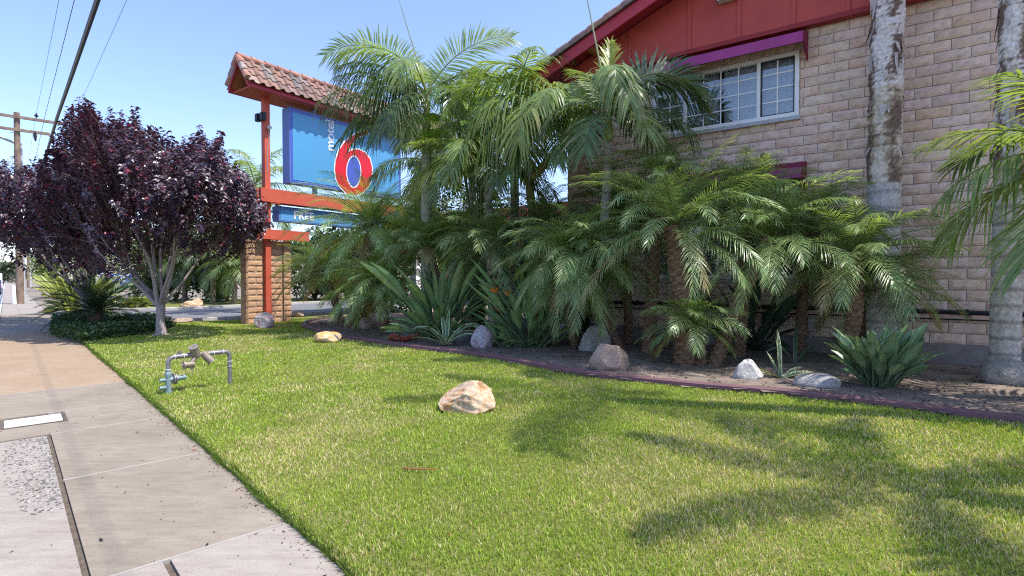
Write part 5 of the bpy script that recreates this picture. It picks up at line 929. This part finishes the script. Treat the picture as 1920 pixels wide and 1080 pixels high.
for k, (px, py, lab, cat) in enumerate(((235, 925, 'dark dry leaf on the middle of the grey slab', 0), (388, 1023, 'black curled leaf on the white joint at the slab corner', 0), (188, 740, 'small dry twig on the tan slab boundary', 0), (258, 812, 'small brown leaf on the upper grey slab', 0), (364, 845, 'reddish leaf at the pavement edge', 1), (444, 920, 'red leaf where the grass meets the pavement', 1), (190, 1014, 'tiny dark leaf near the slab crack', 0), (990, 955, 'brown leaf in the grass right of the fallen stem', 1), (843, 1017, 'brown leaf low in the foreground grass', 1))):
    B = G(px, py); q = MB(); r = rn.uniform(.012, .022); a = rn.rand() * 3; e = np.array((math.cos(a), math.sin(a), 0)) * r; g = np.array((-math.sin(a), math.cos(a), 0)) * r * .35
    z = .006 if px < 450 else .035; q.add([e + (0, 0, z + .004), g + (0, 0, z), -e + (0, 0, z + .006), -g + (0, 0, z)], [(0, 1, 2), (0, 2, 3)], ((.035, .028, .025), (.26, .06, .05))[cat]); o = obj('fallen_leaf', q, colmat('dry_leaf', .7, .2)); o.location = (B[0], B[1], 0); tag(o, lab, 'leaf', 'fallen leaves')

# ------------------------------------------------------------------ utility poles, wires
def pole():
    B = G(38, 570); top = D(38, 211, B[1]); t = thing('utility_pole', 'brown wooden utility pole with two crossarms rising behind the purple tree', 'utility pole', (B[0], B[1], 0)); q = MB(); q.tube([(0, 0, -.2), (0, 0, 4), (0, 0, top[2])], [.15, .13, .11], 12); obj('pole', q, M_wood, t)
    n = SN; arms = []
    for z, l0, l1 in ((D(38, 223, B[1])[2], 2.4, 1.75), (D(38, 247, B[1])[2], 2.2, 1.15)):
        q = MB(); d = n; e = SD; c = np.array((0, 0, z)) - e * .14
        q.prism([c + d * l0 - e * .05, c - d * l1 - e * .05, c - d * l1 + e * .05, c + d * l0 + e * .05], (0, 0, .12)); arms.append(obj('crossarm', q, M_wood, t))
    ins = []
    for px, py in ((19, 212), (58, 219), (97, 226)):
        pz = D(38, 223, B[1])[2] + .12; off = -(px - 38) / F * B[1] / .73 * 1.0; p = np.array((0, 0, pz)) + n * off - SD * .14; q = MB(); q.tube([p, p + (0, 0, .08)], .015, 6); q.tube([p + (0, 0, .08), p + (0, 0, .13), p + (0, 0, .17), p + (0, 0, .24)], [.05, .09, .04, .03], 8); obj('insulator', q, M_black, t); ins.append(p + (B[0], B[1], .24))
    q = MB(); p = np.array((0, 0, D(38, 247, B[1])[2])) - n * .75; q.tube([p + (0, -.2, .1), p + (0, -.2, -.12), p + (0.02, -.2, -.35)], [.05, .07, .03], 8); obj('cutout_fuse', q, M_black, t)
    q = MB()
    for k in range(8): z = top[2] - .9 - k * .55; q.tube([(-.12 * (-1) ** k, 0, z), (-.28 * (-1) ** k, -.05, z)], .012, 5)
    obj('climbing_step', q, M_black, t)
    q = MB(); q.tube([(-.0, -.13, 0.02), (.0, -.13, 2.6)], [.135, .135], 12); q = MB(); q.box((-.15, -.16, 2.1), (.15, -.13, 2.13)); obj('yellow_band', q, flat('band_yellow', (.6, .42, .03), .6), t)
    def wire(name, lab, a, r, sag, spans=(60, -60)):
        q = MB(); P = []
        for s in np.linspace(-1, 1, 41): L = s * 55; P.append(a - SD * L - (0, 0, sag * (1 - (2 * (abs(s)) - 1) ** 2)))
        P = np.array(P) - a; q.tube(P, r, 5, (1, 1, 1), cap=False); o = obj(name, q, M_black); o.location = tuple(a); tag(o, lab, 'wire', 'overhead wires')
    wire('power_line', 'thin power line on the left end of the crossarm', ins[0], .0055, .3); wire('power_line', 'thin power line on the middle insulator of the crossarm', ins[1], .0055, .3); wire('power_line', 'thin power line on the right insulator above the plum tree', ins[2], .0055, .3)
    a = D(108, 218, 16.0); wire('communication_cable', 'thick black overhead cable crossing the sky above the purple tree', a, .042, .25)
    wire('communication_cable', 'faint slim cable just left of the thick black cable', a + np.array((-.35, 0, .1)), .006, .2)
    # light columns beside it
    for px, r, lab in ((44.8, .075, 'thick white metal lamp column beside the wooden pole'), (40.5, .04, 'thin grey metal column between the wooden pole and the white column')):
        P = G(px, 569); q = MB(); q.tube([(0, 0, 0), (0, 0, 4), (0, 0, 7.5)], [r, r * .9, r * .7], 12); tt_ = thing('lamp_column', lab, 'pole', P); obj('column', q, flat('column_paint', (.48, .49, .5), .5), tt_); q = MB(); q.tube([(0, 0, 0), (0, 0, .12)], r * 1.5, 10); obj('base', q, M_grey, tt_)
        q = MB(); q.tube([(0, 0, 7.4), tuple(SN * .8 + UPZ * 7.7), tuple(SN * 1.8 + UPZ * 7.8)], [.04, .035, .03], 8); obj('arm', q, M_grey, tt_)
    P = G(36, 570); q = MB(); q.tube([(.02, -.25, 0), (-.06, -.2, .85)], [.075, .07], 10); o = obj('pole_guard', q, M_white); o.location = (P[0], P[1], 0); tag(o, 'short white plastic guard leaning at the foot of the wooden pole', 'pole guard')
    P = D(53, 519, 62); t = thing('utility_pole', 'slim distant utility pole further along the pavement', 'utility pole', (P[0], P[1], 0)); q = MB(); q.tube([(0, 0, -.2), (0, 0, 8)], [.13, .1], 8); obj('pole', q, M_wood, t); q = MB(); q.box((-1, -.05, 7.4), (1, .05, 7.5)); obj('crossarm', q, M_wood, t)
    P = D(57, 519, 66); t = thing('lamp_column', 'slim distant grey lamp column behind the distant pole', 'pole', (P[0], P[1], 0)); q = MB(); q.tube([(0, 0, -.2), (0, 0, 7)], [.09, .07], 8); obj('column', q, M_grey, t)
pole()
# green highway sign far away
P = D(2, 508, 115); t = thing('highway_sign', 'distant green highway sign above the trees', 'sign', (P[0], P[1], 0)); q = MB(); q.box((-3, 0, P[2] - .45), (1.2, .1, P[2] + .55)); obj('panel', q, flat('sign_green', (.02, .22, .15), .5), t); q = MB(); q.tube([(-2, .3, -.2), (-2, .3, P[2])], .12, 8); q.tube([(.8, .3, -.2), (.8, .3, P[2])], .12, 8); obj('post', q, M_grey, t)

# ------------------------------------------------------------------ vehicles
def vehicle(name, label, cat, pos, L, W, Hc, paint, prof, glass_prof, sc=.82):
    rz = math.atan2(SD[1], SD[0]); t = thing(name, label, cat, pos, rz); hw = W / 2
    P = np.array([(x * L, z * Hc) for x, z in prof]); q = MB(); V = []
    for y, k in ((-hw, .0), (-hw * .98, .0), (hw * .98, 0), (hw, 0)): pass
    q.prism([(x, -hw, z) for x, z in P], (0, W, 0)); o = obj('body', q, paint, t)
    bv = o.modifiers.new('bevel', 'BEVEL'); bv.width = .07; bv.segments = 3; bv.limit_method = 'ANGLE'
    Gp = [(x * L, z * Hc) for x, z in glass_prof]; q = MB(); q.prism([(x, -hw - .004, z) for x, z in Gp], (0, W + .008, 0)); obj('side_window', q, M_dk, t)
    q = MB(); x0, z0 = P[1]; x1, z1 = P[2]; xr0 = P[RW[name][0]]; xr1 = P[RW[name][1]]; d = np.array((xr1[0] - xr0[0], xr1[1] - xr0[1])); nn = np.array((-d[1], d[0])); nn = nn / np.linalg.norm(nn); nn = nn if nn[0] < 0 else -nn
    a = np.array(xr0) + d * .12 + nn * .006; b = np.array(xr0) + d * .88 + nn * .006; q.add([(a[0], -hw * .82, a[1]), (a[0], hw * .82, a[1]), (b[0], hw * .74, b[1]), (b[0], -hw * .74, b[1])], [(0, 1, 2, 3)]); obj('rear_window', q, M_dk, t)
    for sx in (.19, .81):
        for y in (-1, 1):
            q = MB(); q.tube([(sx * L, y * (hw - .18), .31), (sx * L, y * (hw + .01), .31)], .31, 20); wo = obj('wheel', q, M_black, t); q = MB(); q.tube([(sx * L, y * (hw + .012), .31), (sx * L, y * (hw + .02), .31)], .19, 14); obj('rim', q, M_grey, wo)
    for y in (-1, 1): q = MB(); zt = .62 * Hc if name == 'parked_car' else .55 * Hc; q.box((-.015, y * hw * .95 - (.30 if y > 0 else 0), zt - .1), (.10, y * hw * .95 + (0 if y > 0 else .30), zt + .05)); obj('tail_light', q, M_tl, t)
    q = MB(); q.box((-.03, -hw * .9, .22 * Hc), (.12, hw * .9, .36 * Hc)); obj('bumper', q, paint, t); q = MB(); q.box((-.04, -.25, .42 * Hc), (-.01, .25, .52 * Hc)); obj('number_plate', q, M_white, t)
    t.scale = (sc,) * 3; return t
M_dk = flat('vehicle_glass', (.03, .035, .045), .1, .1, 3, 0, .6); M_tl = flat('tail_lamp', (.55, .01, .01), .3, .1, 3, 0, .5)
RW = {'parked_car': (3, 4), 'parked_van': (2, 3)}
car_prof = [(0, .16), (0, .45), (.02, .66), (.13, .70), (.30, .98), (.55, 1.0), (.72, .68), (.97, .56), (1, .35), (1, .16)]
van_prof = [(0, .16), (0, .55), (.01, .58), (.04, .97), (.08, 1.0), (.62, 1.0), (.74, .62), (.97, .55), (1, .35), (1, .16)]
def curbpos(Y, off): s = -(Y - S0[1]) / SD[1]; p = S0 - SD * s + SN * off; return (p[0], p[1], -.115)
vehicle('parked_car', 'dark blue sedan parked at the kerb seen from behind', 'car', curbpos(41, 2.05), 4.6, 1.8, 1.4, flat('navy_paint', (.03, .04, .08), .25, .05, 2, 0, .6), car_prof, [(.20, .70), (.32, .93), (.54, .94), (.68, .70)])
vehicle('parked_van', 'white van parked ahead of the dark sedan', 'van', curbpos(50, 2.1), 5.0, 1.95, 2.05, flat('white_paint', (.75, .75, .75), .3, .04, 2, 0, .6), van_prof, [(.06, .62), (.08, .92), (.60, .92), (.70, .62)])
